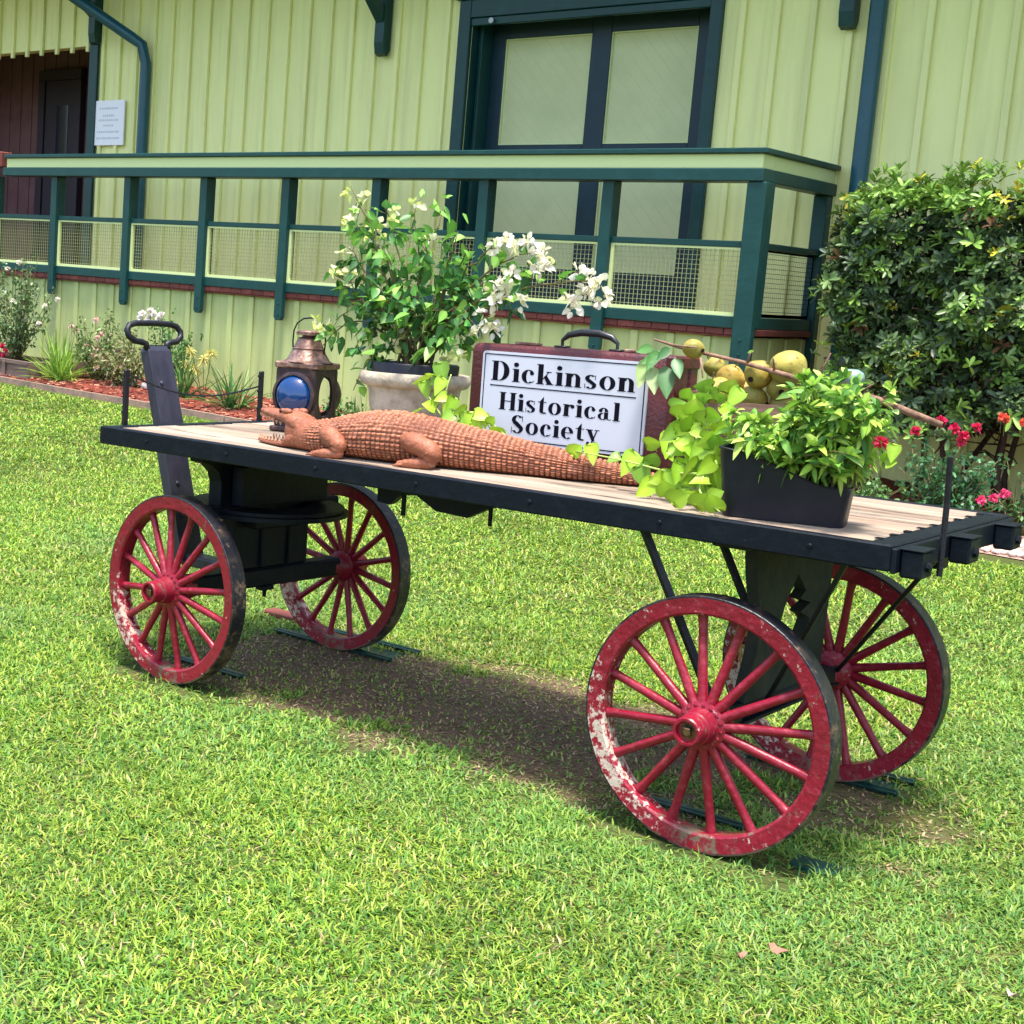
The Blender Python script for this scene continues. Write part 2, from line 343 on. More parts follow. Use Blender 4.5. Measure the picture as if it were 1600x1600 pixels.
def grass():
    P = []
    zones = [(1.2, 4.2, 20000, .66), (4.2, 6.5, 12500, .82), (6.5, 10, 6800, 1.02), (10, 16, 3400, 1.4)]
    out = []
    for (d0, d1, dens, sc) in zones:
        x0, x1, y0, y1 = -10, 6.5, -3.6, 9
        n = int((x1-x0)*(y1-y0)*dens); x = rng.uniform(x0, x1, n); y = rng.uniform(y0, y1, n); z = gz(x, y)
        D = np.stack([x, y, z], 1)-CAM; dist = np.linalg.norm(D, axis=1)
        zz = D @ CF; u = PPX+FPX*(D @ CR)/np.maximum(zz, .01); v = PPY-FPX*(D @ CU)/np.maximum(zz, .01)
        k = (dist >= d0) & (dist < d1) & (zz > .2) & (u > -1500) & (u < 3000) & (v < 2600) & (((u > -260) & (u < 1860) & (v < 1900)) | (rng.random(n) < .40))
        k &= (y < BED_Y-.02+.03*np.sin(x*9)) | ((x > 1.42+.05*np.sin(y*7)) & (y < 7.4) & (x > 1.0+.0*y))
        k &= ~((y > 5.0) & (x < 1.9-.0*y))
        x, y, z = x[k], y[k], z[k]
        dd = dirt(x, y); keep = rng.random(len(x)) > dd*.66; x, y, z, dd = x[keep], y[keep], z[keep], dd[keep]
        out.append((x, y, z, dd, np.full(len(x), sc)))
    x, y, z, dd, sc = [np.concatenate(a) for a in zip(*out)]
    # no blade grows inside the wheels or channels
    c = w2c(np.stack([x, y, z], 1)); k = np.ones(len(x), bool)
    for (ax, ay) in ((.40, .05), (.40, .90), (2.35, .05), (2.35, .90)):
        k &= ~((abs(c[:, 0]-ax) < .10) & (abs(c[:, 1]-ay) < .045))
        k &= ~((abs(c[:, 0]-ax) < .28) & (abs(c[:, 1]-ay) < .12) & (rng.random(len(x)) < .8))
    x, y, z, dd, sc = x[k], y[k], z[k], dd[k], sc[k]; n = len(x)
    patch = vnoise(x*1.3+50, y*1.3+20, 5); fine = vnoise(x*7+9, y*7+31, 6); tall = .7+.6*fine
    a = rng.uniform(0, 2*np.pi, n); lean = rng.uniform(.15, 1.25, n); h = rng.uniform(.018, .040, n)*tall*(.8+.25*sc)*(1-.45*dd); wd = rng.uniform(.0024, .0050, n)*sc
    dirv = np.stack([np.cos(a)*np.sin(lean), np.sin(a)*np.sin(lean), np.cos(lean)], 1); b = a+np.pi/2+rng.uniform(-.6, .6, n)
    sd = np.stack([np.cos(b), np.sin(b), 0*b], 1)*wd[:, None]; base = np.stack([x, y, z-.004], 1)
    bend = np.stack([np.cos(a), np.sin(a), -.9+0*a], 1)*(h*rng.uniform(.05, .5, n))[:, None]
    p1 = base+dirv*(h*.5)[:, None]; p2 = base+dirv*h[:, None]+bend
    V = np.stack([base-sd, base+sd, p1+sd*.9, p1-sd*.9, p2+sd*.25, p2-sd*.25], 1).reshape(-1, 3)
    i = np.arange(n)*6; Q = np.concatenate([np.stack([i, i+1, i+2, i+3], 1), np.stack([i+3, i+2, i+4, i+5], 1)])
    G = np.array([[.19, .32, .026], [.28, .42, .045], [.085, .21, .024], [.38, .45, .075], [.12, .27, .04]]); t = rng.integers(0, 5, n)
    C = G[t]*(.75+.5*rng.random(n))[:, None]; C = C*(.70+.34*patch+.26*vnoise(x*3.1+5, y*3.1+60, 15))[:, None]
    yel = (rng.random(n) < .028+.14*np.clip(vnoise(x*2.2+11, y*2.2+77, 9)-.62, 0, 1)*2+.30*dd)
    C[yel] = np.array([.46, .38, .17])*(.7+.5*rng.random((yel.sum(), 1)))
    cold = np.clip((vnoise(x*1.1+3, y*1.1+91, 12)-.58)*3, 0, 1)[:, None]; C = C*(1-cold*.35)+np.array([.10, .25, .08])*cold*.35
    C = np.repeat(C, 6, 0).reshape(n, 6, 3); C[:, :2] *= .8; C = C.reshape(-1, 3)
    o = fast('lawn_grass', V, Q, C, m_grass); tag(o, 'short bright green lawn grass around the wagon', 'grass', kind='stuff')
grass()

def litter():
    n = 7000; c = np.stack([rng.uniform(-.1, 2.9, n), rng.uniform(-.0, 1.3, n), np.zeros(n)], 1); P = c2w(c); x, y = P[:, 0], P[:, 1]; k = (dirt(x, y) > .25) | (rng.random(n) < .12); x, y = x[k], y[k]; n = len(x); z = gz(x, y)+.004
    a = rng.uniform(0, 6.28, n); l = rng.uniform(.004, .020, n); w_ = rng.uniform(.0015, .004, n); t = rng.uniform(-.25, .5, n)
    d = np.stack([np.cos(a), np.sin(a), t], 1)*l[:, None]; s_ = np.stack([-np.sin(a), np.cos(a), 0*a], 1)*w_[:, None]; b = np.stack([x, y, z], 1)
    V = np.stack([b-s_, b+s_, b+d+s_*.4, b+d-s_*.4], 1).reshape(-1, 3); i = np.arange(n)*4
    C = np.array([[.30, .20, .13], [.36, .26, .15], [.10, .06, .04], [.42, .33, .20], [.07, .045, .03]])[rng.integers(0, 5, n)]*(.6+.6*rng.random((n, 1)))
    o = fast('dry_litter', V, np.stack([i, i+1, i+2, i+3], 1), np.repeat(C, 4, 0), m_chip); tag(o, 'dry grass clippings and leaf bits on the worn soil under the wagon', 'litter', kind='stuff')
litter()

# a few fallen leaves on the lawn
def fallen():
    for k, (px, py, lab) in enumerate([(1216, 1485, 'small curled brown leaf lying on the lawn, upper of the two by the lower middle'), (1156, 1494, 'small brown leaf lying on the lawn left of the curled one'), (1581, 1556, 'pale pinkish leaf lying on the lawn in the bottom right corner')]):
        d = _ray(px, py); t = 2.0
        while True:
            P = CAM+t*d
            if P[2] < gz(P[0], P[1])+.014: break
            t += .004
        m = MB(); n = 9; r = (.018, .014, .013)[k]; V = [(0, 0, .004)]
        for j in range(n):
            an = 6.283*j/n; rr = r*(1+.35*math.sin(an*2+k)); V.append((rr*math.cos(an), rr*.7*math.sin(an), .007*math.cos(an*2)+.005))
        V2 = [(a, b, c-.0015) for a, b, c in V]
        m.add(V, [(0, j+1, (j+1) % n+1) for j in range(n)]); m.add(V2, [(0, (j+1) % n+1, j+1) for j in range(n)])
        mm = mat('dry leaf', [(.28, .12, .08), (.25, .13, .08), (.55, .36, .32)][k], .8)
        o = m.build('fallen_leaf', mm, smooth=True); o.location = tuple(P); o.rotation_euler = (.3, .2, k*1.3); tag(o, lab, 'leaf')
fallen()

# mulch bed, edging, gravel, timber planter
def sheet(name, mt, x0, x1, y0, y1, dz, amp=.02, sd=1, nx=120, ny=24, edge=None):
    X, Y = np.meshgrid(np.linspace(x0, x1, nx), np.linspace(y0, y1, ny), indexing='ij')
    f = np.minimum(np.minimum((X-x0), (x1-X)), np.minimum(Y-y0, y1-Y)); f = np.clip(f/.15, 0, 1)
    if edge: X = X+(edge(Y))*(X-x0)/(x1-x0)
    Z = gz(X, Y)+dz+amp*f*(.3+vnoise(X*9, Y*9, sd)+.5*vnoise(X*30, Y*30, sd+1))
    V = np.stack([X, Y, Z], -1).reshape(-1, 3); i = (np.arange(nx-1)[:, None]*ny+np.arange(ny-1)[None]).ravel()
    o = fast(name, V, np.stack([i, i+ny, i+ny+1, i+1], 1), np.ones((len(V), 3)), mt, smooth=True); o['kind'] = 'structure'; return o
sheet('mulch_bed', m_mulch, -14, 1.45, BED_Y+.03, 7.6, .006, .03, 21, 400, 60)
m_grav = mat('pale gravel bed', (.42, .27, .22), .9, .1, noise=((.24, .15, .12), 25, .45, .65), bump=1, bscale=60, bdist=.02)
sheet('gravel_path', m_grav, 1.45, 3.4, 5.22, 7.6, .006, .012, 31, 60, 60)
def scatter(name, n, gen, col, mt, lab, cat, size, flat):
    xs, ys = gen(n); V = []; Q = []; C = []
    m = MB()
    for x, y in zip(xs, ys):
        s = size*rnd.uniform(.5, 1.4); a = rnd.uniform(0, 6.28); t1 = rnd.uniform(-.4, .4); R = rotm('Z', a) @ rotm('X', t1)
        h = np.array([s, s*rnd.uniform(.25, .5) if flat else s*rnd.uniform(.6, .9), s*.18 if flat else s*rnd.uniform(.4, .6)])
        c = np.array(rnd.choice(col))*rnd.uniform(.7, 1.25)
        if flat: m.box(-h/2, h/2, c, R, (x, y, float(gz(x, y))+.032+rnd.uniform(0, .012)))
        else: m.bbox(-h/2, h/2, .3*s, c, R, (x, y, float(gz(x, y))+.02))
    o = m.build(name, mt, smooth=not flat); tag(o, lab, cat, kind='stuff')
def bedpts(n):
    x = rng.uniform(-8.6, 1.4, n); y = rng.uniform(BED_Y+.06, 6.2, n); return x, y
scatter('mulch_chips', 5200, bedpts, [(.30, .07, .04), (.20, .05, .035), (.42, .16, .10), (.12, .035, .03), (.50, .26, .17)], m_chip, 'red brown wood chips covering the flower bed', 'mulch', .04, True)
scatter('gravel', 1500, lambda n: (rng.uniform(1.42, 2.3, n), rng.uniform(5.25, 6.4, n)), [(.62, .40, .33), (.50, .34, .28), (.72, .55, .48), (.36, .22, .18)], m_stone, 'pale pink gravel stones at the right end of the flower bed', 'gravel', .035, False)
def edging():
    m = MB(); x = -13.5
    while x < 1.45:
        L_ = rnd.uniform(1.1, 1.5); x1 = min(x+L_, 1.47); n = 6
        for q in range(n):
            a = x+(x1-x-.012)*q/n; b = x+(x1-x-.012)*(q+1)/n
            V = []
            for xx in (a, b):
                g = float(gz(xx, BED_Y)); yy = BED_Y+.012*math.sin(xx*2.1)
                V += [(xx, yy-.018, g-.05), (xx, yy+.018, g-.05), (xx, yy+.018, g+.050), (xx, yy-.018, g+.050)]
            m.add(V, [(0, 1, 5, 4), (1, 2, 6, 5), (2, 3, 7, 6), (3, 0, 4, 7)]+([(0, 3, 2, 1)] if q == 0 else [])+([(4, 5, 6, 7)] if q == n-1 else []))
        x = x1
    o = m.build('bed_edging', m_edge); tag(o, 'thin grey board edging between the lawn and the red mulch bed', 'edging')
edging()
def timber_bed():
    P = at(30, 600, 2, .20); x1 = at(58, 600, 1, 5.35)[0]; x0 = x1-2.2; y0, y1 = 5.22, 6.1; g = float(gz(x1, y0)); zt = g+.20
    r = thing('raised_planter', 'weathered grey brown timber raised bed at the far left with red flowers in it', 'planter', (x1, y0, g))
    o = (x1, y0, g)
    for nm, a, b in (('front_board', (x0, y0, g-.02), (x1, y0+.05, zt)), ('end_board', (x1-.05, y0+.052, g-.02), (x1, y1, zt)), ('soil', (x0, y0+.052, g), (x1-.052, y1, zt-.04))):
        m = MB(); m.bbox(a, b, .006)
        if nm == 'front_board': m.bbox((x0, y0-.015, zt-.035), (x1+.01, y0-.0005, zt+.004), .004); m.bbox((x1-.38, y0-.03, g-.02), (x1-.33, y0-.016, zt-.01), .004)
        m.build(nm, m_soil if nm == 'soil' else m_timber, r, off=o)
    return zt, x0, x1, y0
TB = timber_bed()
for (px, py, s, lab) in ((202, 597, .11, 'pale white rock on the mulch left of the upright tongue'), (232, 603, .08, 'smaller pale rock on the mulch touching the upright tongue in view')):
    P = at(px, py, 1, 5.7); m = MB(); n = 10; V = []; F = []
    for i in range(7):
        for j in range(n):
            th = math.pi*i/6; ph = 6.283*j/n; k = s*(1+.25*math.sin(3*ph+i)*math.sin(th)+.1*rnd.random()); V.append((k*math.sin(th)*math.cos(ph), k*.7*math.sin(th)*math.sin(ph), k*.55*math.cos(th)))
    F = [(i*n+j, (i+1)*n+j, (i+1)*n+(j+1) % n, i*n+(j+1) % n) for i in range(6) for j in range(n)]
    m.add(V, F, (.62, .56, .55)); o = m.build('rock', m_stone, smooth=True); o.location = (P[0], 5.7, float(gz(P[0], 5.7))+.055); tag(o, lab, 'rock')

# ------------------------------------------------------------------ depot building
def depot():
    B = thing('depot_building', 'pale green board and batten railroad depot with dark teal trim behind the wagon', 'building', (-4, WALL_Y, .2))
    off = (-4, WALL_Y, .2)
    dl, dr, dtop = -3.90, -1.575, 3.80        # door opening
    rl, rr, rtop = -13.6, -9.22, 3.86        # porch recess
    ZT, ZB, TH = 5.35, .02, .14
    m = MB(); y0, y1 = WALL_Y, WALL_Y+TH
    m.box((-20, y0, ZB), (rl, y1, ZT)); m.box((rl, y0, rtop), (rr, y1, ZT)); m.box((rr, y0, ZB), (dl, y1, ZT)); m.box((dl, y0, dtop), (dr, y1, ZT)); m.box((dr, y0, ZB), (9, y1, ZT))
    m.box((rl, y0, ZB), (rr, y1, FLOOR)); m.box((dl, y0, ZB), (dr, y1, FLOOR))
    x = -20.
    while x < 9:
        w_ = .052; a, b = x, x+w_
        spans = [(ZB, ZT)]
        if rl-.05 < a < rr+.05: spans = [(rtop-.07, ZT)]
        elif dl-.20 < a < dr+.12: spans = [(dtop+.2, ZT)]
        for (p, q) in spans: m.bbox((a, y0-.036, p+.001), (b, y0-.0006, q-.001), .004)
        x += .287+rnd.uniform(-.006, .006)
    m.build('wall', m_wall, B, off=off)
    # eave roof with rafters
    m = MB(); m.add([(-20, 5.88, 4.90), (9, 5.88, 4.90), (9, 8.2, 5.55), (-20, 8.2, 5.55), (-20, 5.88, 4.98), (9, 5.88, 4.98), (9, 8.2, 5.63), (-20, 8.2, 5.63)], [(0,1,2,3), (4,7,6,5), (0,4,5,1), (1,5,6,2), (2,6,7,3), (3,7,4,0)])
    m.add([(-20, 8.2, 5.55), (9, 8.2, 5.55), (9, 14, 7.0), (-20, 14, 7.0), (-20, 8.2, 5.63), (9, 8.2, 5.63), (9, 14, 7.1), (-20, 14, 7.1)], [(0,1,2,3), (4,7,6,5), (0,4,5,1), (1,5,6,2), (2,6,7,3), (3,7,4,0)])
    m.build('roof', m_roof, B, off=off)
    # porch recess
    m = MB(); yb = 9.05
    m.box((rl-.1, yb, FLOOR), (rr+.1, yb+.1, 4.3)); m.box((rl-.1, y1, FLOOR), (rl, yb, 4.3)); m.box((rr, y1, FLOOR), (rr+.1, yb, 4.3)); m.box((rl-.1, y1+.002, 4.3), (rr+.1, yb+.1, 4.4))
    m.box((rl-.1, y0+.002, FLOOR-.1), (rr+.1, yb, FLOOR-.002))
    x = rl+.05
    while x < rr: m.bbox((x, yb-.015, FLOOR), (x+.03, yb-.0005, 4.3), .003); x += .25
    m.build('porch_wall', m_inside, B, off=off)
    a = at(66, 128, 1, 9.0); b = at(124, 128, 1, 9.0)
    d = MB(); zt = a[2]; xl, xr = a[0], b[0]
    d.bbox((xl, 8.94, FLOOR), (xl+.13, 9.03, zt), .006); d.bbox((xr-.02, 8.94, FLOOR), (xr+.11, 9.03, zt), .006); d.bbox((xl, 8.935, zt+.001), (xr+.11, 9.03, zt+.14), .006)
    od = d.build('door', m_dark, B, off=off)
    d = MB(); d.bbox((xl+.132, 8.97, FLOOR+.01), (xr-.022, 9.01, zt-.002), .004); d.build('door_leaf', m_dark, od, off=off).matrix_parent_inverse = Matrix()
    q = at(89, 165, 1, 8.96); q2 = at(103, 250, 1, 8.96)
    d = MB(); d.box((q[0], 8.962, q2[2]), (q2[0], 8.9695, q[2])); d.build('glazing', m_glass, od, off=off)
    # corner board and recess header trim
    m = MB(); m.bbox((rr-.02, y0-.06, FLOOR), (rr+.125, y0-.025, rtop+.06), .006); m.bbox((rr-.04, y0-.02, FLOOR), (rr-.002, y1, rtop), .004); m.build('corner_board', m_trim, B, off=off)
    # big freight door
    m = MB(); t = .035
    m.bbox((dl-.125, y0-.05, FLOOR), (dl, y0-.0005, dtop+.16), .006); m.bbox((dr, y0-.05, FLOOR), (dr+.105, y0-.0005, dtop+.16), .006)
    m.bbox((dl+.001, y0-.045, dtop), (dr-.001, y0-.0005, dtop+.16), .006); m.bbox((dl-.17, y0-.09, dtop+.162), (dr+.15, y0-.0005, dtop+.21), .006)
    m.bbox((dl+.002, y0-.03, dtop-.07), (dr-.002, y0+.02, dtop-.002), .006)
    dy = y0+.30
    for k, xx in enumerate((0, .045)):
        m.box((dl-.03+xx, y0+.001+.10*k, FLOOR), (dl+.001+xx, dy+.05, dtop))
    m.box((dr-.001, y0+.001, FLOOR), (dr+.03, dy+.05, dtop)); m.box((dl, y0+.002, dtop+.031), (dr, dy+.08, dtop+.07)); m.box((dl-.1, dy+.051, FLOOR), (dr+.1, dy+.07, dtop+.03)); m.bbox((dl+.131, dy-.02, dtop-.10), (dr-.002, dy+.0, dtop-.0), .004) if False else None
    m.bbox((dl+.047, y0+.08, FLOOR+.001), (dl+.062, dy-.05, dtop-.001), .004)
    m.build('door_frame', m_trim, B, off=off)
    z = lambda px, py: at(px, py, 1, dy)[2]; X = lambda px, py: at(px, py, 1, dy)[0]
    xa, xb, xc, xd = X(795, 58), X(914, 225), X(944, 225), X(1088, 120)
    zu, zl, zm, zn = z(900, 55), z(900, 226), z(900, 262), z(1060, 431)
    d = MB(); x0 = min(X(770, 60), xa-.06); x1 = dr-.004; f = dy-.045; bk = dy+.02
    for (a, b) in ((x0, xa), (xb, xc), (xd, x1)): d.bbox((a, f, FLOOR+.01), (b, bk, dtop+.03), .005)
    for (a, b) in ((xa, xb), (xc, xd)):
        for (p, q) in ((FLOOR+.01, zn), (zm, zl), (zu, dtop+.03)): d.bbox((a+.0005, f+.0025, p), (b-.0005, bk-.003, q), .005)
    od = d.build('door', m_door, B, off=off)
    for (a, b) in ((xa, xb), (xc, xd)):
        for (p, q, sg) in ((zl, zu, 1), (zn, zm, -1)):
            d = MB(); d.box((a-.01, dy-.012, p-.01), (b+.01, dy+.005, q+.01)); nb = 9
            for i in range(-nb, nb*2):     # diagonal board joints
                pts = []
                u0 = a+i*.13
                for tt in (0, 1):
                    pass
                A_ = np.array([u0, q]); B_ = np.array([u0+(q-p)*.9, p])
                t0 = max(0, (a-A_[0])/(B_[0]-A_[0])); t1 = min(1, (b-A_[0])/(B_[0]-A_[0]))
                if t1-t0 < .04: continue
                C0 = A_+(B_-A_)*t0; C1 = A_+(B_-A_)*t1; nn = np.array([(q-p), (q-p)*.9]); nn = nn/np.linalg.norm(nn)*.0016
                d.add([(C0[0]-nn[0], dy-.0128, C0[1]-nn[1]), (C0[0]+nn[0], dy-.0128, C0[1]+nn[1]), (C1[0]+nn[0], dy-.0128, C1[1]+nn[1]), (C1[0]-nn[0], dy-.0128, C1[1]-nn[1])], [(0, 1, 2, 3)], (.80, .80, .80))
            d.build('panel', m_panelv, od, off=off)
            d = MB(); e = .011
            for s_ in (((a, p), (a+e, q)), ((b-e, p), (b, q)), ((a+e, p), (b-e, p+e)), ((a+e, q-e), (b-e, q))):
                d.box((s_[0][0], dy-.03, s_[0][1]), (s_[1][0], dy-.0125, s_[1][1]))
            d.build('panel_moulding', m_light, od, off=off)
    d = MB(); P = at(768, 32, 1, y0-.05); d.lathe([(0, 0), (.025, 0), (.025, .01), (0, .016)], 12, (P[0], y0-.052, P[2]), frame((0, -1, 0))); d.build('bolt', m_white, B, off=off)
    # knee brackets under the eave
    for (px, py) in ((148, 70), (596, 88), (1324, 46)):
        P = at(px, py, 1, WALL_Y-.08); x = P[0]; zb = P[2]; m = MB(); hw = .055
        yv = lambda yy: WALL_Y-yy
        R = np.array([[0, 0, 1], [-1, 0, 0], [0, 1, 0]], float)       # profile (out, up) -> y,z ; extrude along x
        m.prism([(.026, zb+.06), (.06, zb), (.12, zb+.02), (.14, zb+.12), (.14, 5.20), (.026, 5.26)], hw*2, R, (x-hw, WALL_Y, 0))
        m.prism([(.142, zb+.30), (.142, zb+.44), (1.30, 4.93), (1.30, 4.87), (1.22, 4.84)], hw*1.6, R, (x-hw*.8, WALL_Y, 0))
        m.prism([(.142, 5.02), (.142, 5.18), (1.46, 4.86), (1.46, 4.76)], hw*2, R, (x-hw, WALL_Y, 0))
        m.build('eave_bracket', m_trim, B, off=off)
    # downpipes
    m = MB(); P = at(1375, 0, 1, WALL_Y-.10); xb = at(1306, 585, 1, WALL_Y-.10)[0]; x = (P[0]+xb)/2
    yy = WALL_Y-.10
    m.tube([(x, 6.0, 4.92), (x, 6.15, 4.80), (x, yy-.06, 4.12), (x, yy, 3.98), (x, yy, 3), (x, yy, 2), (x, yy, .26), (x, yy-.12, .19)], .062, 14)
    m.bbox((x-.07, yy-.066, 1.5), (x+.07, WALL_Y-.0005, 1.53), .003)
    m.build('downpipe', m_pipe, B, smooth=True, sa=40, off=off)
    m = MB(); A = at(228, 95, 1, WALL_Y-.10); Bq = at(222, 400, 1, WALL_Y-.10); x = A[0]; T = at(110, -8, 1, 6.9)
    T2 = at(60, -40, 1, 6.3)
    m.tube([T2, T, at(205, 58, 1, 7.22), at(222, 70, 1, 7.29), (x, yy, A[2]-.03), (x, yy, A[2]-.15), (x, yy, 2), (x, yy, FLOOR+.001)], .062, 14)
    m.build('downpipe', m_pipe, B, smooth=True, sa=40, off=off)
m_panelv = mat('pale green door boards', (.58, .62, .33), .5, .3, noise=((.51, .56, .29), 3, .4, .7), bump=.15, bscale=25, vcol=True)
depot()

def wall_sign():
    a = at(150, 158, 1, WALL_Y-.03); b = at(193, 227, 1, WALL_Y-.03); o = (a[0], WALL_Y-.03, b[2])
    r = thing('wall_sign', 'small white notice on the green wall between the porch corner and the left downpipe', 'sign', o)
    m = MB(); m.bbox((a[0], WALL_Y-.045, b[2]), (b[0], WALL_Y-.0245, a[2]), .003); m.build('board', m_notice, r, off=o)
    m = MB(); W_ = b[0]-a[0]; H_ = a[2]-b[2]
    for (v, wd, k) in ((.82, .62, 9), (.66, .40, 6), (.56, .66, 10), (.44, .34, 5), (.30, .74, 12), (.16, .78, 12)):
        x = a[0]+W_*(1-wd)/2; m = MB()
        for i in range(k):
            ww = W_*wd/k; m.box((x, WALL_Y-.0462, b[2]+H_*(v-.022)), (x+ww*rnd.uniform(.55, .85), WALL_Y-.0452, b[2]+H_*(v+.022))); x += ww
        m.build('faded_print', m_greyink, r, off=o)
wall_sign()

# ------------------------------------------------------------------ raised platform and its railing
CX = -.43                          # right-hand corner of the railing
def platform():
    xl = -15.; o = (-4, SK_Y, .2)
    r = thing('loading_platform', 'raised platform along the depot with green board skirting and red brown deck edge', 'platform', o)
    m = MB(); m.box((xl, SK_Y, 0), (CX-.06, SK_Y+.05, FLOOR-.06)); m.box((CX-.11, SK_Y+.051, 0), (CX-.0605, WALL_Y-.001, FLOOR-.06)); x = xl
    while x < CX-.15: m.bbox((x, SK_Y-.02, 0), (x+.062, SK_Y-.0006, FLOOR-.064), .004); x += .285+rnd.uniform(-.012, .012)
    y = SK_Y+.12
    while y < WALL_Y-.1: m.bbox((CX-.0595, y, 0), (CX-.04, y+.062, FLOOR-.064), .004); y += .285
    m.build('skirting', m_skirt, r, off=o)
    m = MB(); x = xl
    while x < CX-.02:
        c = rnd.uniform(.75, 1.3); b = min(x+.137, CX-.012); m.bbox((x, SK_Y-.055, FLOOR-.045), (b, WALL_Y-.002, FLOOR), .004, (c, c, c)); x += .141
    m.build('deck_boards', m_brick, r, off=o)
    m = MB(); m.bbox((xl, SK_Y-.045, FLOOR-.060), (CX-.03, SK_Y-.0205, FLOOR-.046), .003); m.build('edge_board', m_brick, r, off=o)
platform()
def railing():
    yf = SK_Y-.057; px = [-.455, -1.62, -2.74, -3.84, -4.89, -5.95, -7.05, -8.22, -9.30]; o = (-4, yf, FLOOR)
    r = thing('porch_railing', 'dark teal railing with pale green wire mesh panels along the platform edge', 'railing', o)
    xe = -9.06; z0, z1 = FLOOR+.012, 2.35
    for k, x in enumerate(px):
        m = MB(); hw = .046; zb = [1.02, .99, .99, .99, .99, .985, .99, 1.03, 1.0][k]
        R = np.array([[1, 0, 0], [0, 0, 1], [0, -1, 0]], float)
        if k == 0:
            hw = .07; m.bbox((x-hw, yf-.075, .60), (x+hw, yf-.0005, 2.262), .008); m.bbox((x-hw+.01, yf+.0005, z0), (x+hw-.01, yf+.1, 2.262), .005)
        else:
            m.prism([(x-hw, -2.262), (x-hw, -zb-.03), (x-hw+.025, -zb), (x+hw-.02, -zb), (x+hw, -zb-.03), (x+hw, -2.262)], .045, R, (0, yf-.045, 0))
            m.bbox((x-hw+.006, yf+.0005, FLOOR+.001), (x+hw-.006, yf+.085, 2.262), .005)
        for zz in (zb+.05, zb+.15): m.lathe([(.0, 0), (.010, 0), (.010, .005), (0, .008)], 8, (x, yf-(.0752 if k == 0 else .0452), zz), frame((0, -1, 0)))
        m.build('post', m_trim, r, off=o)
    m = MB(); m.bbox((xe, yf-.09, 2.452), (CX+.035, yf+.12, 2.49), .006); m.bbox((CX-.12, yf+.121, 2.452), (CX+.035, WALL_Y-.026, 2.49), .006); m.build('cap_rail', m_trim, r, off=o)
    m = MB(); m.bbox((xe+.02, yf-.062, 2.352), (CX, yf+.09, 2.4515), .004); m.bbox((CX-.09, yf+.091, 2.352), (CX, WALL_Y-.026, 2.4515), .004); m.build('fascia', m_light, r, off=o)
    m = MB(); m.bbox((xe-.02, yf-.085, 2.263), (CX+.02, yf+.11, 2.3515), .006); m.bbox((CX-.11, yf+.111, 2.263), (CX+.02, WALL_Y-.026, 2.3515), .006); m.build('top_rail', m_trim, r, off=o)
    m = MB()
    for a, b in zip(px[:-1], px[1:]):
        xa, xb = b+.047, a-.048-(.023 if a == px[0] else 0)
        m.bbox((xa, yf-.012, 1.812), (xb, yf+.05, 1.856), .004); m.bbox((xa, yf-.012, FLOOR+.003), (xb, yf+.06, FLOOR+.085), .004)
    ya, yb = yf+.105, WALL_Y-.13
    m.bbox((CX-.08, ya, 1.812), (CX-.02, yb, 1.856), .004); m.bbox((CX-.08, ya, FLOOR+.003), (CX-.02, yb, FLOOR+.085), .004)
    m.build('mid_rails', m_trim, r, off=o)
    m = MB(); m.bbox((CX-.11, WALL_Y-.128, .75), (CX+.0, WALL_Y-.0265, 2.262), .006); m.build('post', m_trim, r, off=o)
    def screen(fr, a, b):          # fr maps (u, v, w)->point ; u along the bay
        z0, z1 = FLOOR+.087, 1.8105; m = MB(); e = .026
        q = lambda u0, v0, u1, v1, d0, d1: m.box(fr(u0, d0, v0), fr(u1, d1, v1))
        q(a, z0, a+e, z1, -.004, .022); q(b-e, z0, b, z1, -.004, .022); q(a+e, z0, b-e, z0+e, -.004, .022); q(a+e, z1-e*.6, b-e, z1, -.004, .022)
        f = m.build('screen_frame', m_light, r, off=o); m = MB(); s = .034; wr = .0016
        u = a+e+s/2
        while u < b-e: m.box(fr(u-wr, .009, z0+e), fr(u+wr, .0125, z1-e*.6)); u += s
        v = z0+e+s/2
        while v < z1-e*.6: m.box(fr(a+e, .0130, v-wr), fr(b-e, .0165, v+wr)); v += s
        m.build('wire_mesh', m_wire, f, off=o)
    for a, b in zip(px[:-1], px[1:]): screen(lambda u, d, v: (u, yf+d, v), b+.0475, a-.0485-(.023 if a == px[0] else 0))
    screen(lambda u, d, v: (CX-.03-d, u, v), ya+.001, yb-.001)
    m = MB(); a = at(15, 238, 1, yf); b = at(-14, 262, 1, yf); m.bbox((b[0], yf-.1, b[2]), (a[0]-.012, yf+.05, a[2]), .01); m.bbox((b[0]+.02, yf-.104, b[2]+.025), (a[0]-.03, yf-.1005, a[2]-.02), .001, (2.2, 1.8, 1.8)); m.build('end_block', m_brick, r, off=o)
railing()
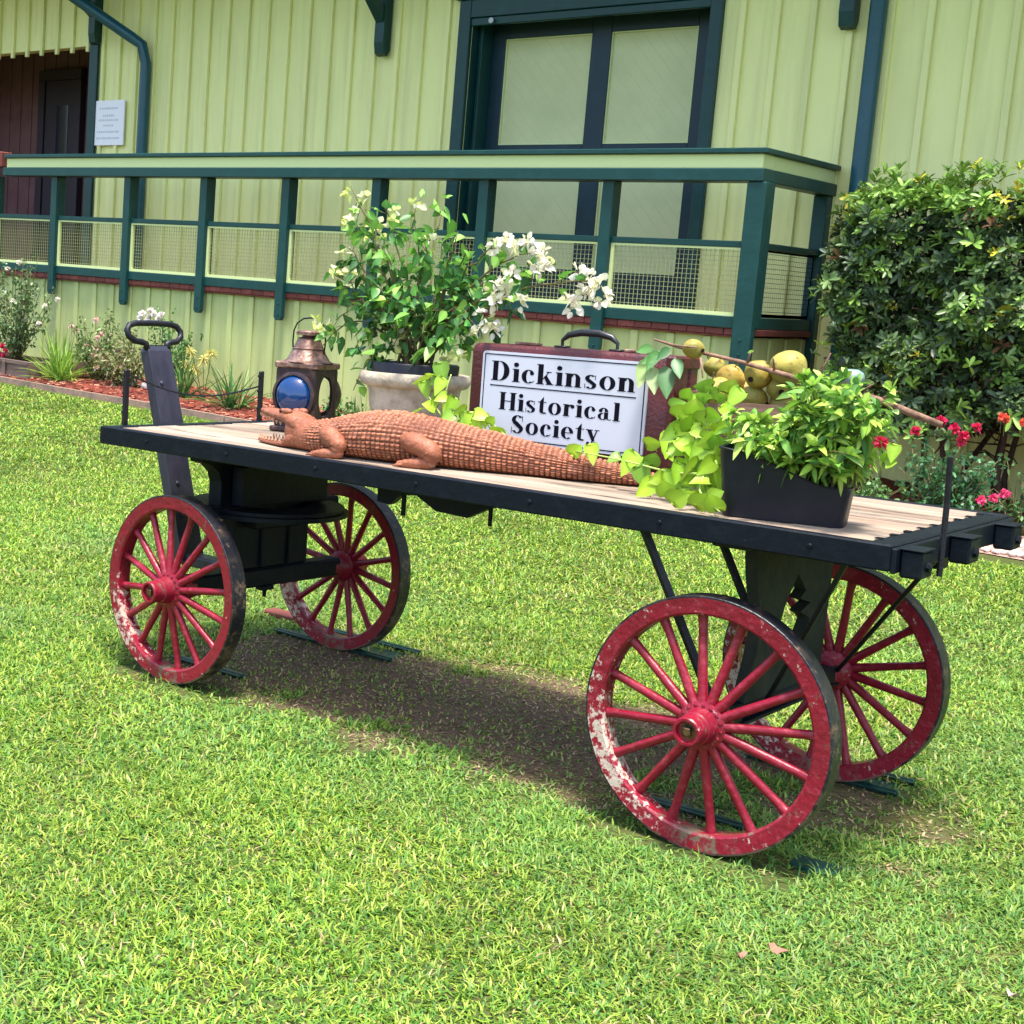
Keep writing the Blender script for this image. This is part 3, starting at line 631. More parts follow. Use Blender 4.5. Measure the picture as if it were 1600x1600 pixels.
# ------------------------------------------------------------------ baggage wagon (wagon frame: x along the deck, y away, z up from the ground)
LN, WD = 2.778, .952
def wheel_mesh(r, parent, y_out, sgn, cx, R, steer, wearc, mred):
    """wheel centred (cx, *, R); y_out = outer face; sgn=-1 outer side faces -y"""
    w_ = .062; cy = WD/2
    Rz = rotm('Z', steer)
    def T(P): P = np.asarray(P, float); return (P-[cx, cy, 0]) @ Rz.T+[cx, cy, 0]
    hubc = np.array([cx, y_out-sgn*w_/2, R]); ax = np.array([0, sgn, 0.]); o = (0, 0, 0)
    wh = bpy.data.objects.new('wheel', None); COL.objects.link(wh); wh.parent = r; wh.empty_display_size = .1
    base = T(hubc); wh.location = base
    off = base
    Rl = frame(ax)                        # z of lathe along outward axis
    def fin(m): 
        m.V = [T(v) for v in m.V]; return m
    hw = w_/2
    m = MB(); m.lathe([(R-.006, -hw), (R-.006, hw), (R-.002, hw), (R, hw-.002), (R, -hw+.002), (R-.002, -hw)], 72, hubc, Rl, closed=True); fin(m).build('tyre', m_tyre, wh, True, off=off, sa=35)
    m = MB(); ri = R-.050; m.lathe([(ri, -hw+.006), (ri, hw-.006), (ri+.006, hw-.001), (R-.0062, hw+.001), (R-.0062, -hw-.001), (ri+.006, -hw+.001)], 72, hubc, Rl, closed=True)
    fin(m).build('rim', mred, wh, True, off=off, sa=35)
    hr = .050
    a0 = .13
    for k in range(16):
        a = a0+2*math.pi*k/16; dr = Rl @ np.array([math.cos(a), math.sin(a), 0])
        p = lambda rr, dz: hubc+dr*rr+ax*dz
        m = MB(); m.tube([p(hr-.008, .022), p(hr+.03, .019), p(.15, .012), p(.22, .004), p(ri-.03, .0), p(ri+.004, .0)], [.0165, .0135, .0125, .0115, .0115, .0145], 10, cap=False, sx=1.0)
        fin(m).build('spoke', m_spoke, wh, True, off=off)
    m = MB()
    m.lathe([(.030, -.075), (.040, -.07), (.043, -.03), (.058, -.012), (.060, .0), (.056, .008), (.060, .014), (.063, .022), (.063, .034), (.056, .037), (.047, .040), (.044, .055), (.0425, .075), (.039, .078), (.0375, .10), (.037, .118), (.034, .122), (.028, .122), (.027, .110), (0, .108)], 36, hubc, Rl)
    for k in range(16):
        a = a0+2*math.pi*(k+.5)/16; dr = Rl @ np.array([math.cos(a), math.sin(a), 0]); m.lathe([(.0055, 0), (.0055, .004), (0, .006)], 6, hubc+dr*.053+ax*.0355, Rl)
    fin(m).build('hub', mred, wh, True, off=off, sa=35)
    m = MB(); q = .0105; m.bbox((-q, -q, .108), (q, q, .121), .002, (1, 1, 1), Rl, hubc); m.lathe([(.0268, .1085), (.020, .1095), (.0, .1095)], 20, hubc, Rl)
    fin(m).build('axle_nut', m_hubcap, wh, off=off)
    return wh

def wagon():
    r = thing('baggage_wagon', 'old black flat railway baggage wagon with four red spoked wheels on the lawn', 'wagon', (0, 0, 0), cart=True)
    t = .060; top = DH
    # planks
    m = MB(); y = .034; nb = 9; wb = (WD-.068)/nb; x0 = .052; x1 = LN-.062
    for k in range(nb):
        g = rnd.uniform(.85, 1.15); base = np.array(rnd.choice([(.29, .215, .155), (.33, .25, .185), (.24, .175, .13), (.35, .28, .21)]))*g
        m.bbox((x0, y+.002, top-.028), (x1, y+wb-.003, top-.0005+rnd.uniform(-.002, .0015)), .003, base); y += wb
    m.build('deck_planks', m_deck, r)
    m = MB()
    m.bbox((0, 0, top-t), (LN, .034, top+.003), .004); m.bbox((0, WD-.034, top-t), (LN, WD, top+.003), .004)
    m.bbox((0, .0345, top-t), (.050, WD-.0345, top+.002), .004); m.bbox((LN-.060, .0345, top-t+.002), (LN, WD-.0345, top+.002), .004)
    m.bbox((LN-.0005, .0, top-t-.003), (LN+.012, WD, top-.004), .003)
    for k in range(7): m.lathe([(.007, 0), (.007, .002), (.004, .004), (0, .004)], 8, (.25+k*.39, 0, top-.028), frame((0, -1, 0)))
    for k in range(9): m.bbox((LN-.066, .075+k*.098, top+.002), (LN-.050, .095+k*.098, top+.005), .001)
    for k in range(3): m.box((LN*.2+k*.8, .0, 0), (LN*.2+k*.8, .0, 0)) if False else None
    m.build('deck_frame', m_black, r)
    for yc in (.065, .420, .795):
        m = MB(); m.bbox((LN+.0125, yc-.040, top-.072), (LN+.062, yc+.040, top-.008), .005); m.bbox((LN+.0125, yc-.043, top-.0075), (LN+.065, yc+.043, top-.004), .001)
        m.lathe([(.0, 0), (.012, 0), (.012, .008), (0, .01)], 8, (LN+.0622, yc, top-.045), frame((1, 0, 0))); m.build('buffer_block', m_black, r)
    # stringers below
    for yc in (.23, .476, .72):
        m = MB(); m.bbox((.06, yc-.03, top-.105), (LN-.02, yc+.03, top-.0605), .004) if yc != .23 else m.bbox((.30, yc-.03, top-.085), (LN-.02, yc+.03, top-.0605), .004); m.build('stringer', m_black, r)
    m = MB(); R = np.array([[1, 0, 0], [0, 0, 1], [0, -1, 0]], float)
    m.prism([(1.02, .80), (1.02, .745), (1.06, .742), (1.10, .762), (1.20, .765), (1.28, .718), (1.40, .712), (1.47, .74), (1.52, .765), (1.52, .80)][::1], .0, R) if False else None
    m.prism([(x, -z) for x, z in [(1.00, .80), (1.00, .70), (1.05, .695), (1.10, .735), (1.16, .74), (1.24, .70), (1.36, .695), (1.44, .735), (1.52, .755), (1.52, .80)]], .03, R, (0, .36, 0))
    m.tube([(1.10, .375, .74), (1.10, .375, .665)], .008, 8); m.tube([(1.44, .375, .74), (1.44, .375, .68)], .007, 8)
    m.build('drop_hanger', m_black, r)
    # posts: two at each end
    for (px_, py_, h, lean) in ((-.008, .125, .205, 0), (-.008, .845, .20, 0)):
        m = MB(); m.bbox((px_-.006, py_-.012, top-.05), (px_+.007, py_+.012, top+h), .004)
        for zz in (.05, .12, h-.02): m.lathe([(.006, 0), (.006, .004), (0, .006)], 6, (px_, py_-.0118, top+zz), frame((0, -1, 0)))
        m.build('end_post', m_iron, r)
    for py_ in (.125, .86):
        m = MB(); x = LN+.072; m.tube([(x, py_, top-.07), (x, py_, top+.1), (x, py_-.01, top+.21)], .0072, 8)
        m.build('end_post', m_iron, r)
    m = MB(); pts = []
    for k in range(15): u = k/14; pts.append((-.012, .125+.72*u, 1.05-.05*u-.06*math.sin(math.pi*u)*1.0))
    m.tube(pts, .0035, 6); m.build('post_chain', m_iron, r)
    # front truck
    R2 = np.array([[0, 0, 1], [1, 0, 0], [0, 1, 0]], float)      # profile (y,z) extruded along x
    cy = WD/2; st = -.044
    def tr(m): m.V = [(np.asarray(v)-[.40, cy, 0]) @ rotm('Z', st).T+[.40, cy, 0] for v in m.V]; return m
    m = MB(); y0, y1 = .10, WD-.10
    prof = [(y0, .80), (y0, .775), (y0+.05, .762), (y0+.085, .735), (y0+.10, .70), (y0+.10, .615), (y1-.10, .615), (y1-.10, .70), (y1-.085, .735), (y1-.05, .762), (y1, .775), (y1, .80)]
    m.prism(prof, .060, R2, (.37, 0, 0)); m.prism([(.24, .755), (.24, .62), (.70, .62), (.70, .755)], .05, R2, (.4455, 0, 0)); m.build('bolster', m_black, r)
    m = MB(); m.lathe([(.15, .592), (.285, .592), (.285, .605), (.15, .605)], 40, (.40, cy, 0), closed=True); m.lathe([(.15, .575), (.30, .575), (.30, .5905), (.15, .5905)], 40, (.40, cy, 0), closed=True)
    m.bbox((.36, .12, .57), (.45, WD-.12, .6145), .006); m.build('turntable_ring', m_black, r)
    m = MB(); m.bbox((.365, .28, .37), (.435, WD-.28, .5695), .008); m.bbox((.30, .36, .50), (.364, WD-.36, .5695), .006); m.bbox((.436, .33, .53), (.50, WD-.33, .5695), .006)
    m.tube([(.437, .42, .56), (.445, .42, .38)], .007, 8); m.tube([(.437, .56, .56), (.445, .56, .38)], .007, 8)
    tr(m).build('sand_board', m_black, r)
    m = MB(); m.bbox((.365, .085, .300), (.435, WD-.085, .3695), .008); m.tube([(.40, .05, .328), (.40, WD-.05, .328)], .022, 12); m.tube([(.41, cy, .31), (.41, cy, .255)], [.012, .006], 8); m.bbox((.39, cy-.03, .283), (.43, cy+.03, .2995), .003)
    tr(m).build('front_axle', m_black, r)
    for (yo, sg) in ((.0153, -1), (WD-.0153, 1)): wheel_mesh(r, None, yo, sg, .3987, .3285, st, None, m_redf)
    # rear stand and axle
    m = MB(); x = 2.31
    L_ = [(.245, .80), (.245, .74), (.262, .68), (.290, .61), (.312, .55), (.292, .47), (.25, .37), (.232, .31), (.50, .31), (.50, .43), (.452, .47), (.437, .54), (.47, .60), (.535, .668), (.535, .80)]
    Rr = [(.5355, .80), (.5355, .668), (.60, .615), (.565, .595), (.640, .575), (.575, .555), (.645, .53), (.60, .47), (.5005, .43), (.5005, .31), (.755, .31), (.76, .36), (.775, .50), (.785, .62), (.79, .80)]
    m.prism([(a, b) for a, b in L_], .034, R2, (x+.018, 0, 0)); m.prism([(a, b) for a, b in Rr], .034, R2, (x+.018, 0, 0)); m.bbox((x-.02, .12, .775), (x+.08, .2445, .7995), .004); m.build('rear_stand', m_stand, r)
    m = MB(); m.bbox((x-.01, .22, .765), (x+.10, .79, .7995), .006); m.build('stand_plate', m_black, r)
    m = MB(); m.bbox((2.315, .085, .300), (2.385, WD-.085, .3095), .003); m.bbox((2.318, .085, .3096), (2.3825, .2, .36), .006); m.bbox((2.318, WD-.2, .3096), (2.3825, WD-.085, .36), .006); m.tube([(2.349, .05, .331), (2.349, WD-.05, .331)], .022, 12); m.build('rear_axle', m_black, r)
    for (yo, sg) in ((.0153, -1), (WD-.0153, 1)): wheel_mesh(r, None, yo, sg, 2.349, .3312, .012, None, m_redr)
    for (a, b, w_) in (((2.085, .13, .80), (2.335, .13, .345), .014), ((2.122, .476, .80), (2.325, .476, .42), .013), ((2.66, .06, .80), (2.37, .34, .315), .007), ((2.785, .30, .80), (2.38, .85, .345), .0065)):
        m = MB(); a = np.array(a); b = np.array(b); m.tube([a, a*.6+b*.4, b], w_, 4 if w_ > .01 else 8, sx=.6 if w_ > .01 else 1); m.build('brace', m_iron, r)
    # tongue folded upright at the front end
    m = MB(); P = [(.03, .33), (-.04, .56), (-.085, .70), (-.128, .86), (-.215, 1.125), (-.228, 1.145)]
    for (a, b) in zip(P[:-1], P[1:]):
        pass
    hw = .060; V = []
    for (x, z) in P:
        k = 1 if z < 1.13 else .8
        V += [(x, cy-hw*k, z), (x, cy+hw*k, z), (x-.045*k, cy+hw*k, z-.012), (x-.045*k, cy-hw*k, z-.012)]
    n = len(P); F = [(4*i+j, 4*i+(j+1) % 4, 4*i+4+(j+1) % 4, 4*i+4+j) for i in range(n-1) for j in range(4)]+[(0, 1, 2, 3), (4*n-1, 4*n-2, 4*n-3, 4*n-4)]
    m.add(V, F); m.bbox((-.01, cy-.04, .31), (.36, cy+.04, .355), .006)
    for zz, xx in ((.62, -.0585), (.50, -.018), (1.0, -.1735)): m.lathe([(.010, 0), (.010, .004), (0, .007)], 8, (xx, cy-.02, zz), frame((.95, 0, .3)))
    mm = m.build('tongue', m_tongue, r)
    bv = mm.modifiers.new('b', 'BEVEL'); bv.width = .005; bv.segments = 2; bv.limit_method = 'ANGLE'
    pts = []; zx = lambda z: -.235-.33*(z-1.145)
    for a in np.linspace(-1.2, -math.pi+.0, 12)[::-1]: pass
    prof = [(-.055, 1.128), (-.055, 1.150), (-.075, 1.156), (-.112, 1.160), (-.138, 1.178), (-.142, 1.200), (-.125, 1.220), (-.09, 1.228), (0, 1.230)]
    prof = prof+[(-a, b) for a, b in prof[::-1][1:]]
    m = MB(); m.tube([(zx(z), cy+y_, z) for y_, z in prof], .0125, 10); m.build('tongue_handle', m_iron, r, True)
m_redf = wear(wear(red_mat('red front wheel paint'), (.17, .02, .03), 30, .50, .68), (.48, .25, .24), 95, .67, .71)
m_redf = wear(m_redf, (.50, .36, .30), 42, .64, .70, center=(-.28, 0, -.20), rad=.13, soft=.14)
m_redr = wear(wear(red_mat('red rear wheel paint'), (.30, .035, .06), 38, .52, .70), (.50, .28, .28), 95, .67, .71)
m_redr = wear(m_redr, (.52, .42, .35), 48, .62, .68, center=(-.31, 0, -.16), rad=.14, soft=.19)
m_redf = wear(m_redf, (.13, .085, .055), 30, .60, .68, center=(0, 0, -.34), rad=.07, soft=.07); m_redr = wear(m_redr, (.15, .10, .07), 30, .60, .68, center=(0, 0, -.34), rad=.08, soft=.08)
m_spoke = wear(wear(red_mat('red spoke paint'), (.30, .04, .06), 30, .52, .70), (.50, .28, .28), 90, .68, .72)
wagon()

def channels():
    labs = ['green steel channel sunk in the worn soil behind the front left wheel nearest the camera', 'green steel channel under the far front wheel', 'green steel channel showing through the spokes of the large near rear wheel', 'green steel channel under the far rear wheel at the right']
    for (cx, cy, rails, x0, x1, lab) in ((.40, .15, (.262,), -.24, .12, labs[0]), (.40, .98, (.90, 1.085), -.30, .29, labs[1]), (2.349, .15, (.268,), -.26, .11, labs[2]), (2.349, .98, (.90, 1.05), -.24, .22, labs[3])):
        r = thing('wheel_channel', lab, 'channel', (cx, cy, 0), cart=True, group='channels under the wagon wheels')
        m = MB(); m.bbox((x0+.02, rails[0]-cy+.016, -.03), (x1-.03, rails[-1]-cy-.001, .001) if len(rails) > 1 else (x1-.03, rails[0]-cy+.07, .001), .001); m.build('base_plate', m_steelg, r)
        for yy in rails:
            m = MB(); m.bbox((x0, yy-cy, -.02), (x1, yy-cy+.015, .018), .002); m.bbox((x0, yy-cy-.018, .010), (x1, yy-cy-.0005, .0145), .001); m.build('side_rail', m_steelg, r)
    o = MB(); o.bbox((-.055, -.04, -.03), (.055, .04, .012), .002); P = (2.62, .155, 0)
    b = o.build('ground_plate', m_steelg, mw=cmat(P)); tag(b, 'small green steel plate set in the grass right of the near rear wheel', 'plate')
    P = (-.06, 1.12, 0); o = MB(); o.bbox((-.09, -.04, -.02), (.09, .04, .025), .004); b = o.build('wood_block', m_brick, mw=cmat(P)); tag(b, 'flat red brown block on the grass behind the far front wheel', 'block')
channels()
# ------------------------------------------------------------------ carved alligator
def gator():
    # axis control points (x, y), distance s; radii
    ctrl = np.array([(.585, .235), (.68, .205), (.78, .185), (.90, .180), (1.02, .190), (1.15, .210), (1.30, .245), (1.50, .310), (1.70, .385), (1.85, .445), (1.975, .500)])
    d = np.r_[0, np.cumsum(np.linalg.norm(np.diff(ctrl, axis=0), axis=1))]; LT = d[-1]
    def axis(s):
        k = np.linspace(0, LT, 400); xs = np.interp(k, d, ctrl[:, 0]); ys = np.interp(k, d, ctrl[:, 1])
        ker = np.ones(41)/41; xs = np.convolve(np.pad(xs, 20, 'edge'), ker, 'valid'); ys = np.convolve(np.pad(ys, 20, 'edge'), ker, 'valid')
        s0 = s; s = min(max(s, .006), LT-.006); x = np.interp(s, k, xs); y = np.interp(s, k, ys); e = .004; tx = np.interp(s+e, k, xs)-np.interp(s-e, k, xs); ty = np.interp(s+e, k, ys)-np.interp(s-e, k, ys)
        t = np.array([tx, ty]); t /= np.linalg.norm(t); x += t[0]*(s0-s); y += t[1]*(s0-s); return x, y, t
    def P(s, side, z): x, y, t = axis(s); return np.array([x+t[1]*side, y-t[0]*side, z])      # side>0 : towards the camera (-y)
    sb = [.215, .25, .28, .34, .40, .47, .55, .63, .72, .82, .93, 1.05, 1.17, 1.29, 1.38, LT]
    hz = [.112, .108, .100, .106, .122, .140, .154, .156, .148, .132, .116, .096, .078, .060, .046, .022]      # height of back
    hw = [.050, .058, .062, .070, .084, .098, .106, .104, .094, .082, .072, .058, .047, .036, .028, .012]      # half width
    NS, NA = 520, 140; V = []; C = []; cell = np.random.default_rng(5).random((200, 40))
    base = np.array([.28, .096, .048])
    for i in range(NS):
        s = sb[0]+(LT-sb[0])*i/(NS-1); H = np.interp(s, sb, hz); W_ = np.interp(s, sb, hw)
        x, y, t = axis(s); per = .0235*(1 if s < .9 else max(.6, 1-(s-.9)*.8))
        for j in range(NA):
            a = 2*math.pi*j/NA; ca, sa_ = math.cos(a), math.sin(a)       # a=0 side, 90 top
            if sa_ >= -.25: r = 1
            else: r = 1
            zc = H*.44; zz = zc+(H-zc)*sa_ if sa_ > 0 else zc+zc*sa_*1.0
            e = 2.0 if sa_ > 0 else 2.6
            cw = math.copysign(abs(ca)**(2/e), ca)*W_
            zz = zc+(H-zc)*abs(sa_)**(2/2.1) if sa_ > 0 else zc-zc*abs(sa_)**(2/2.4)
            # square carved scutes in rows
            f = np.clip((s-.27)/.05, 0, 1); u = (s/.0160) % 1; ang = a/(2*math.pi)*40; v = ang % 1
            fade = f*(1 if sa_ > -.72 else max(0, 1-(-.72-sa_)*6)) 
            bu = (min(u, 1-u)*2); bvv = (min(v, 1-v)*2); bump = min(1, bu*1.7)*min(1, bvv*1.7)
            big = 1.0+(.5 if sa_ > .35 else 0)
            cr = cell[int(s/.0160) % 200, int(ang) % 40]; wob = .75+.5*cr; bump = min(1, bump*(.7+.7*cr)); dsp = (.0056*big*bump*wob-.0030)*fade*min(1, W_/.05)
            nrm = np.array([ca*t[1], -ca*t[0], sa_]); p = np.array([x+t[1]*cw, y-t[0]*cw, zz])+nrm*dsp
            V.append(p); lo = 1-.78*fade*(1-min(1, bump*1.6)); C.append(base*(lo)*(1+.9*fade*(bump > .7)*(.2+cr)))
    V = np.array(V); V[:, 2] = np.maximum(V[:, 2], .001)
    F = [(i*NA+j, (i+1)*NA+j, (i+1)*NA+(j+1) % NA, i*NA+(j+1) % NA) for i in range(NS-1) for j in range(NA)]+[tuple(range(NA)), tuple((NS-1)*NA+j for j in range(NA))[::-1]]
    m = MB(); m.add(V, F, np.array(C))
    # jaws: lofted slabs
    def slab(st, c=base):
        n = 16; VV = []
        for (s, w_, z0, z1) in st:
            for j in range(n):
                a = 2*math.pi*j/n; VV.append(P(s, w_*math.copysign(abs(math.cos(a))**.75, math.cos(a)), (z0+z1)/2+(z1-z0)/2*math.copysign(abs(math.sin(a))**.75, math.sin(a))))
        k = len(st); FF = [(i*n+j, (i+1)*n+j, (i+1)*n+(j+1) % n, i*n+(j+1) % n) for i in range(k-1) for j in range(n)]+[tuple(range(n)), tuple((k-1)*n+j for j in range(n))[::-1]]
        m.add(VV, FF, c)
    slab([(-.005, .018, .108, .116), (.010, .030, .102, .121), (.05, .034, .094, .121), (.10, .038, .089, .119), (.145, .045, .086, .118), (.185, .052, .078, .124), (.215, .055, .056, .119), (.245, .056, .050, .108)])
    slab([(-.010, .020, .008, .018), (.008, .034, .002, .020), (.05, .038, .001, .018), (.10, .041, .001, .017), (.145, .047, .001, .020), (.185, .053, .001, .026), (.205, .056, .001, .06), (.245, .057, .001, .08)])
    slab([(.196, .052, .012, .105), (.21, .054, .005, .110), (.25, .056, .003, .112)])
    for sd in (-1, 1):      # brow bumps, nostril
        for (s, side, z, rr) in ((.160, .028, .120, .013), (.186, .034, .121, .015), (.012, .012, .121, .009)):
            VV = []; 
            for i in range(7):
                for j in range(12): th = math.pi*i/6; ph = 6.283*j/12; VV.append(P(s, sd*side, z)+rr*np.array([1.3*math.sin(th)*math.cos(ph), math.sin(th)*math.sin(ph), .75*math.cos(th)]))
            m.add(VV, [(i*12+j, (i+1)*12+j, (i+1)*12+(j+1) % 12, i*12+(j+1) % 12) for i in range(6) for j in range(12)], base)
    # legs: thigh, shin, foot with toes
    def limb(pts, rad, n=14):
        pts = [P(*q) for q in pts]; k = np.linspace(0, len(pts)-1, 5*len(pts)); idx = np.arange(len(pts)); pts = np.array(pts)
        q = np.stack([np.interp(k, idx, pts[:, i]) for i in range(3)], 1); rr = np.interp(k, idx, rad)
        for _ in range(3): q[1:-1] = (q[:-2]+2*q[1:-1]+q[2:])/4
        rr = rr*(1+.05*np.sin(np.arange(len(rr))*1.9)); c = base*np.array([1.1, 1.08, 1.05]); m.tube(q, rr, n, c); 
        for e_, r_ in ((q[0], rr[0]), (q[-1], rr[-1])):
            VV = [e_+r_*.98*np.array([math.sin(math.pi*i/6)*math.cos(6.283*j/12), math.sin(math.pi*i/6)*math.sin(6.283*j/12), math.cos(math.pi*i/6)]) for i in range(7) for j in range(12)]
            m.add(VV, [(i*12+j, (i+1)*12+j, (i+1)*12+(j+1) % 12, i*12+(j+1) % 12) for i in range(6) for j in range(12)], c)
    for sd in (1, -1):
        b = .085 if sd > 0 else .085
        limb([(.375, sd*.060, .072), (.410, sd*.094, .070), (.458, sd*.110, .044), (.450, sd*.114, .020)], [.022, .031, .029, .020])
        limb([(.458, sd*.112, .018), (.410, sd*.120, .012), (.378, sd*.128, .009)], [.019, .015, .008])
        limb([(.665, sd*.080, .080), (.700, sd*.104, .076), (.765, sd*.112, .050), (.750, sd*.114, .024)], [.024, .033, .033, .023])
        limb([(.757, sd*.114, .020), (.705, sd*.121, .013), (.668, sd*.128, .010)], [.021, .017, .009])
        for (s0, sp) in ((.388, .115), (.680, .118)):
            for k in (-1, 0, 1):
                q = [P(s0+.012, sd*(sp+k*.010), .010), P(s0-.012, sd*(sp+.006+k*.012), .007), P(s0-.026, sd*(sp+.010+k*.013), .004)]; m.tube(q, [.006, .005, .0025], 7, base*1.1)
    r = thing('alligator_statue', 'carved terracotta brown wooden alligator with open jaws lying along the deck edge', 'statue', (0, 0, DH), cart=True)
    m.build('body', m_croc, r, True)
    for (up, lab) in ((1, 'upper'), (0, 'lower')):
        for sd in (-1, 1):
            for k in range(8):
                t = MB(); s = .012+k*.0215; w_ = np.interp(s, [0, .05, .15], [.025, .031, .040]); z = np.interp(s, [0, .17], [.104, .084]) if up else np.interp(s, [0, .05, .15], [.018, .0165, .020]); h = .014 if up else .017
                b0 = P(s, sd*w_, z); dz = -h if up else h
                rr = .0055; VV = [b0+np.array([rr*math.cos(a), rr*math.sin(a), 0]) for a in np.linspace(0, 6.283, 6)[:-1]]+[b0+np.array([0, 0, dz])]
                t.add(VV, [(j, (j+1) % 5, 5) for j in range(5)]); t.build('tooth', m_tooth, r)
    for sd in (1, -1): e = MB(); e.lathe([(0, .0), (.006, .001), (.0055, .004), (0, .006)], 10, P(.160, sd*.0395, .121), frame(P(.15, sd*.05, .119)-P(.15, sd*.03, .119))); e.build('eye', m_eye, r)
gator()

# ------------------------------------------------------------------ lantern
def lantern():
    x, y = .372, .690; rz = math.radians(12)
    r = thing('signal_lantern', 'old copper brown railroad signal lantern with blue lens beside the alligator jaws', 'lantern', (x, y, DH), cart=True)
    r.matrix_world = r.matrix_world @ Matrix.Rotation(rz, 4, 'Z')
    h = .086; z0, z1 = .02, .238
    m = MB(); m.bbox((-h-.012, -h-.012, 0), (h+.012, h+.012, .02), .006)
    for sx in (-1, 1):
        for sy in (-1, 1): m.bbox((sx*h-sx*.022, sy*h-sy*.022, .0205), (sx*h, sy*h, z1), .004)
    # panels with a round opening on each of the four sides
    zc, rr = .138, .076; n = 32
    for k in (0, 1, 3):
        Rk = rotm('Z', k*math.pi/2)
        V = []; 
        for j in range(n):
            a = 2*math.pi*j/n; ca, sa_ = math.cos(a), math.sin(a); q = min((h-.001)/max(abs(ca), 1e-6), ((z1-zc) if sa_ > 0 else (zc-.021))/max(abs(sa_), 1e-6))
            rx, rzz = (rr, rr) if k % 2 == 0 else (.052, .078)
            V += [(ca*q, -h+.002, zc+sa_*q), (ca*rx, -h+.002, zc+sa_*rzz), (ca*rx, -h+.012, zc+sa_*rzz), (ca*q, -h+.012, zc+sa_*q)]
        F = [(4*j+i, 4*((j+1) % n)+i, 4*((j+1) % n)+(i+1) % 4, 4*j+(i+1) % 4) for j in range(n) for i in range(4)]
        m.add(np.array(V) @ Rk.T, F)
    m.build('body', m_lampd, r)
    m = MB(); m.bbox((-h-.006, -h-.006, z1+.0005), (h+.006, h+.006, z1+.024), .005); V = []
    m.lathe([(h*1.12, z1+.0245), (h*.95, z1+.032), (.068, z1+.055), (.060, z1+.072), (.063, z1+.075), (.057, z1+.078), (.046, z1+.104), (.042, z1+.112), (.044, z1+.114), (.028, z1+.117), (.026, z1+.124), (.050, z1+.125), (.050, z1+.137), (.044, z1+.142), (0, z1+.144)], 28)
    m.build('chimney', m_lampm, r, True, sa=30)
    m = MB(); m.lathe([(rr+.013, .0), (rr+.013, .016), (rr+.003, .020), (rr, .020), (rr, 0)], 32, (0, -h+.0015, zc), frame((0, -1, 0)), closed=True); m.build('lens_ring', m_lampd, r, True, sa=30)
    m = MB(); m.lathe([(rr-.0005, .004), (rr*.93, .020), (rr*.8, .031), (rr*.6, .041), (rr*.35, .048), (0, .051)], 32, (0, -h+.0015, zc), frame((0, -1, 0))); m.build('lens', m_blue, r, True)
    m = MB(); m.lathe([(rr+.011, .0), (rr+.011, .035), (rr+.004, .040), (rr-.004, .035), (rr-.004, 0)], 32, (0, h-.0015, zc), frame((0, 1, 0)), closed=True); m.build('rear_ring', m_lampd, r, True, sa=40)
    m = MB(); pts = [(-.066, 0, z1+.055), (-.070, 0, z1+.10), (-.068, 0, z1+.14), (-.055, 0, z1+.168), (-.028, 0, z1+.186), (0, 0, z1+.190), (.028, 0, z1+.186), (.055, 0, z1+.168), (.068, 0, z1+.14), (.070, 0, z1+.10), (.066, 0, z1+.055)]
    m.tube(pts, .0032, 8); m.build('handle', m_iron, r, True)
lantern()

# ------------------------------------------------------------------ leaf makers (numpy)
def leaves(P, D, U, L_, W_, C, name, mt, parent=None, mw=None, prof=((0, .10), (.18, .75), (.42, 1.0), (.72, .72), (1, .04)), fold=.25, droop=.25, off=(0, 0, 0)):
    P = np.asarray(P, float)-np.asarray(off); n = len(P); D = np.asarray(D, float); D /= np.linalg.norm(D, axis=1)[:, None]+1e-9
    U = np.asarray(U, float); S_ = np.cross(D, U); S_ /= np.linalg.norm(S_, axis=1)[:, None]+1e-9; U = np.cross(S_, D)
    L_ = np.broadcast_to(L_, (n,)); W_ = np.broadcast_to(W_, (n,)); dr = np.broadcast_to(droop, (n,))
    rows = []
    for (t, w_) in prof:
        mid = P+D*(L_*t)[:, None]-np.array([0, 0, 1.])*(L_*dr*t*t)[:, None]
        sd = S_*(W_*.5*w_)[:, None]; up = U*(W_*.5*w_*fold)[:, None]; rows += [mid-sd+up, mid, mid+sd+up]
    V = np.stack(rows, 1); k = V.shape[1]; V = V.reshape(-1, 3); i = np.arange(n)*k; Q = []
    for r_ in range(len(prof)-1):
        a = 3*r_; Q += [np.stack([i+a, i+a+1, i+a+4, i+a+3], 1), np.stack([i+a+1, i+a+2, i+a+5, i+a+4], 1)]
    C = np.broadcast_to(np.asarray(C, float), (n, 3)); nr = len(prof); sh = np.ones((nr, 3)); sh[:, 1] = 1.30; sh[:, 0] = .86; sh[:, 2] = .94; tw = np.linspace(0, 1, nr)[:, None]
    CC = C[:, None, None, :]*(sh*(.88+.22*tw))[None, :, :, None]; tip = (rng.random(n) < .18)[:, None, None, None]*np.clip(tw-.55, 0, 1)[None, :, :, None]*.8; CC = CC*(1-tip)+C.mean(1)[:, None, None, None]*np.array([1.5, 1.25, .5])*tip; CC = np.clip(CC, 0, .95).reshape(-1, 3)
    return fast(name, V, np.concatenate(Q), CC, mt, parent, mw, smooth=True)
HEART = ((0, .30), (-.10, .75), (.12, 1.0), (.38, .98), (.68, .62), (1, .05))
def rdir(n, up=0.0):
    v = rng.normal(size=(n, 3)); v[:, 2] += up; return v/np.linalg.norm(v, axis=1)[:, None]
def pick(cols, n, var=.25):
    c = np.array(cols)[rng.integers(0, len(cols), n)]; return c*(1+var*(rng.random((n, 1))*2-1))
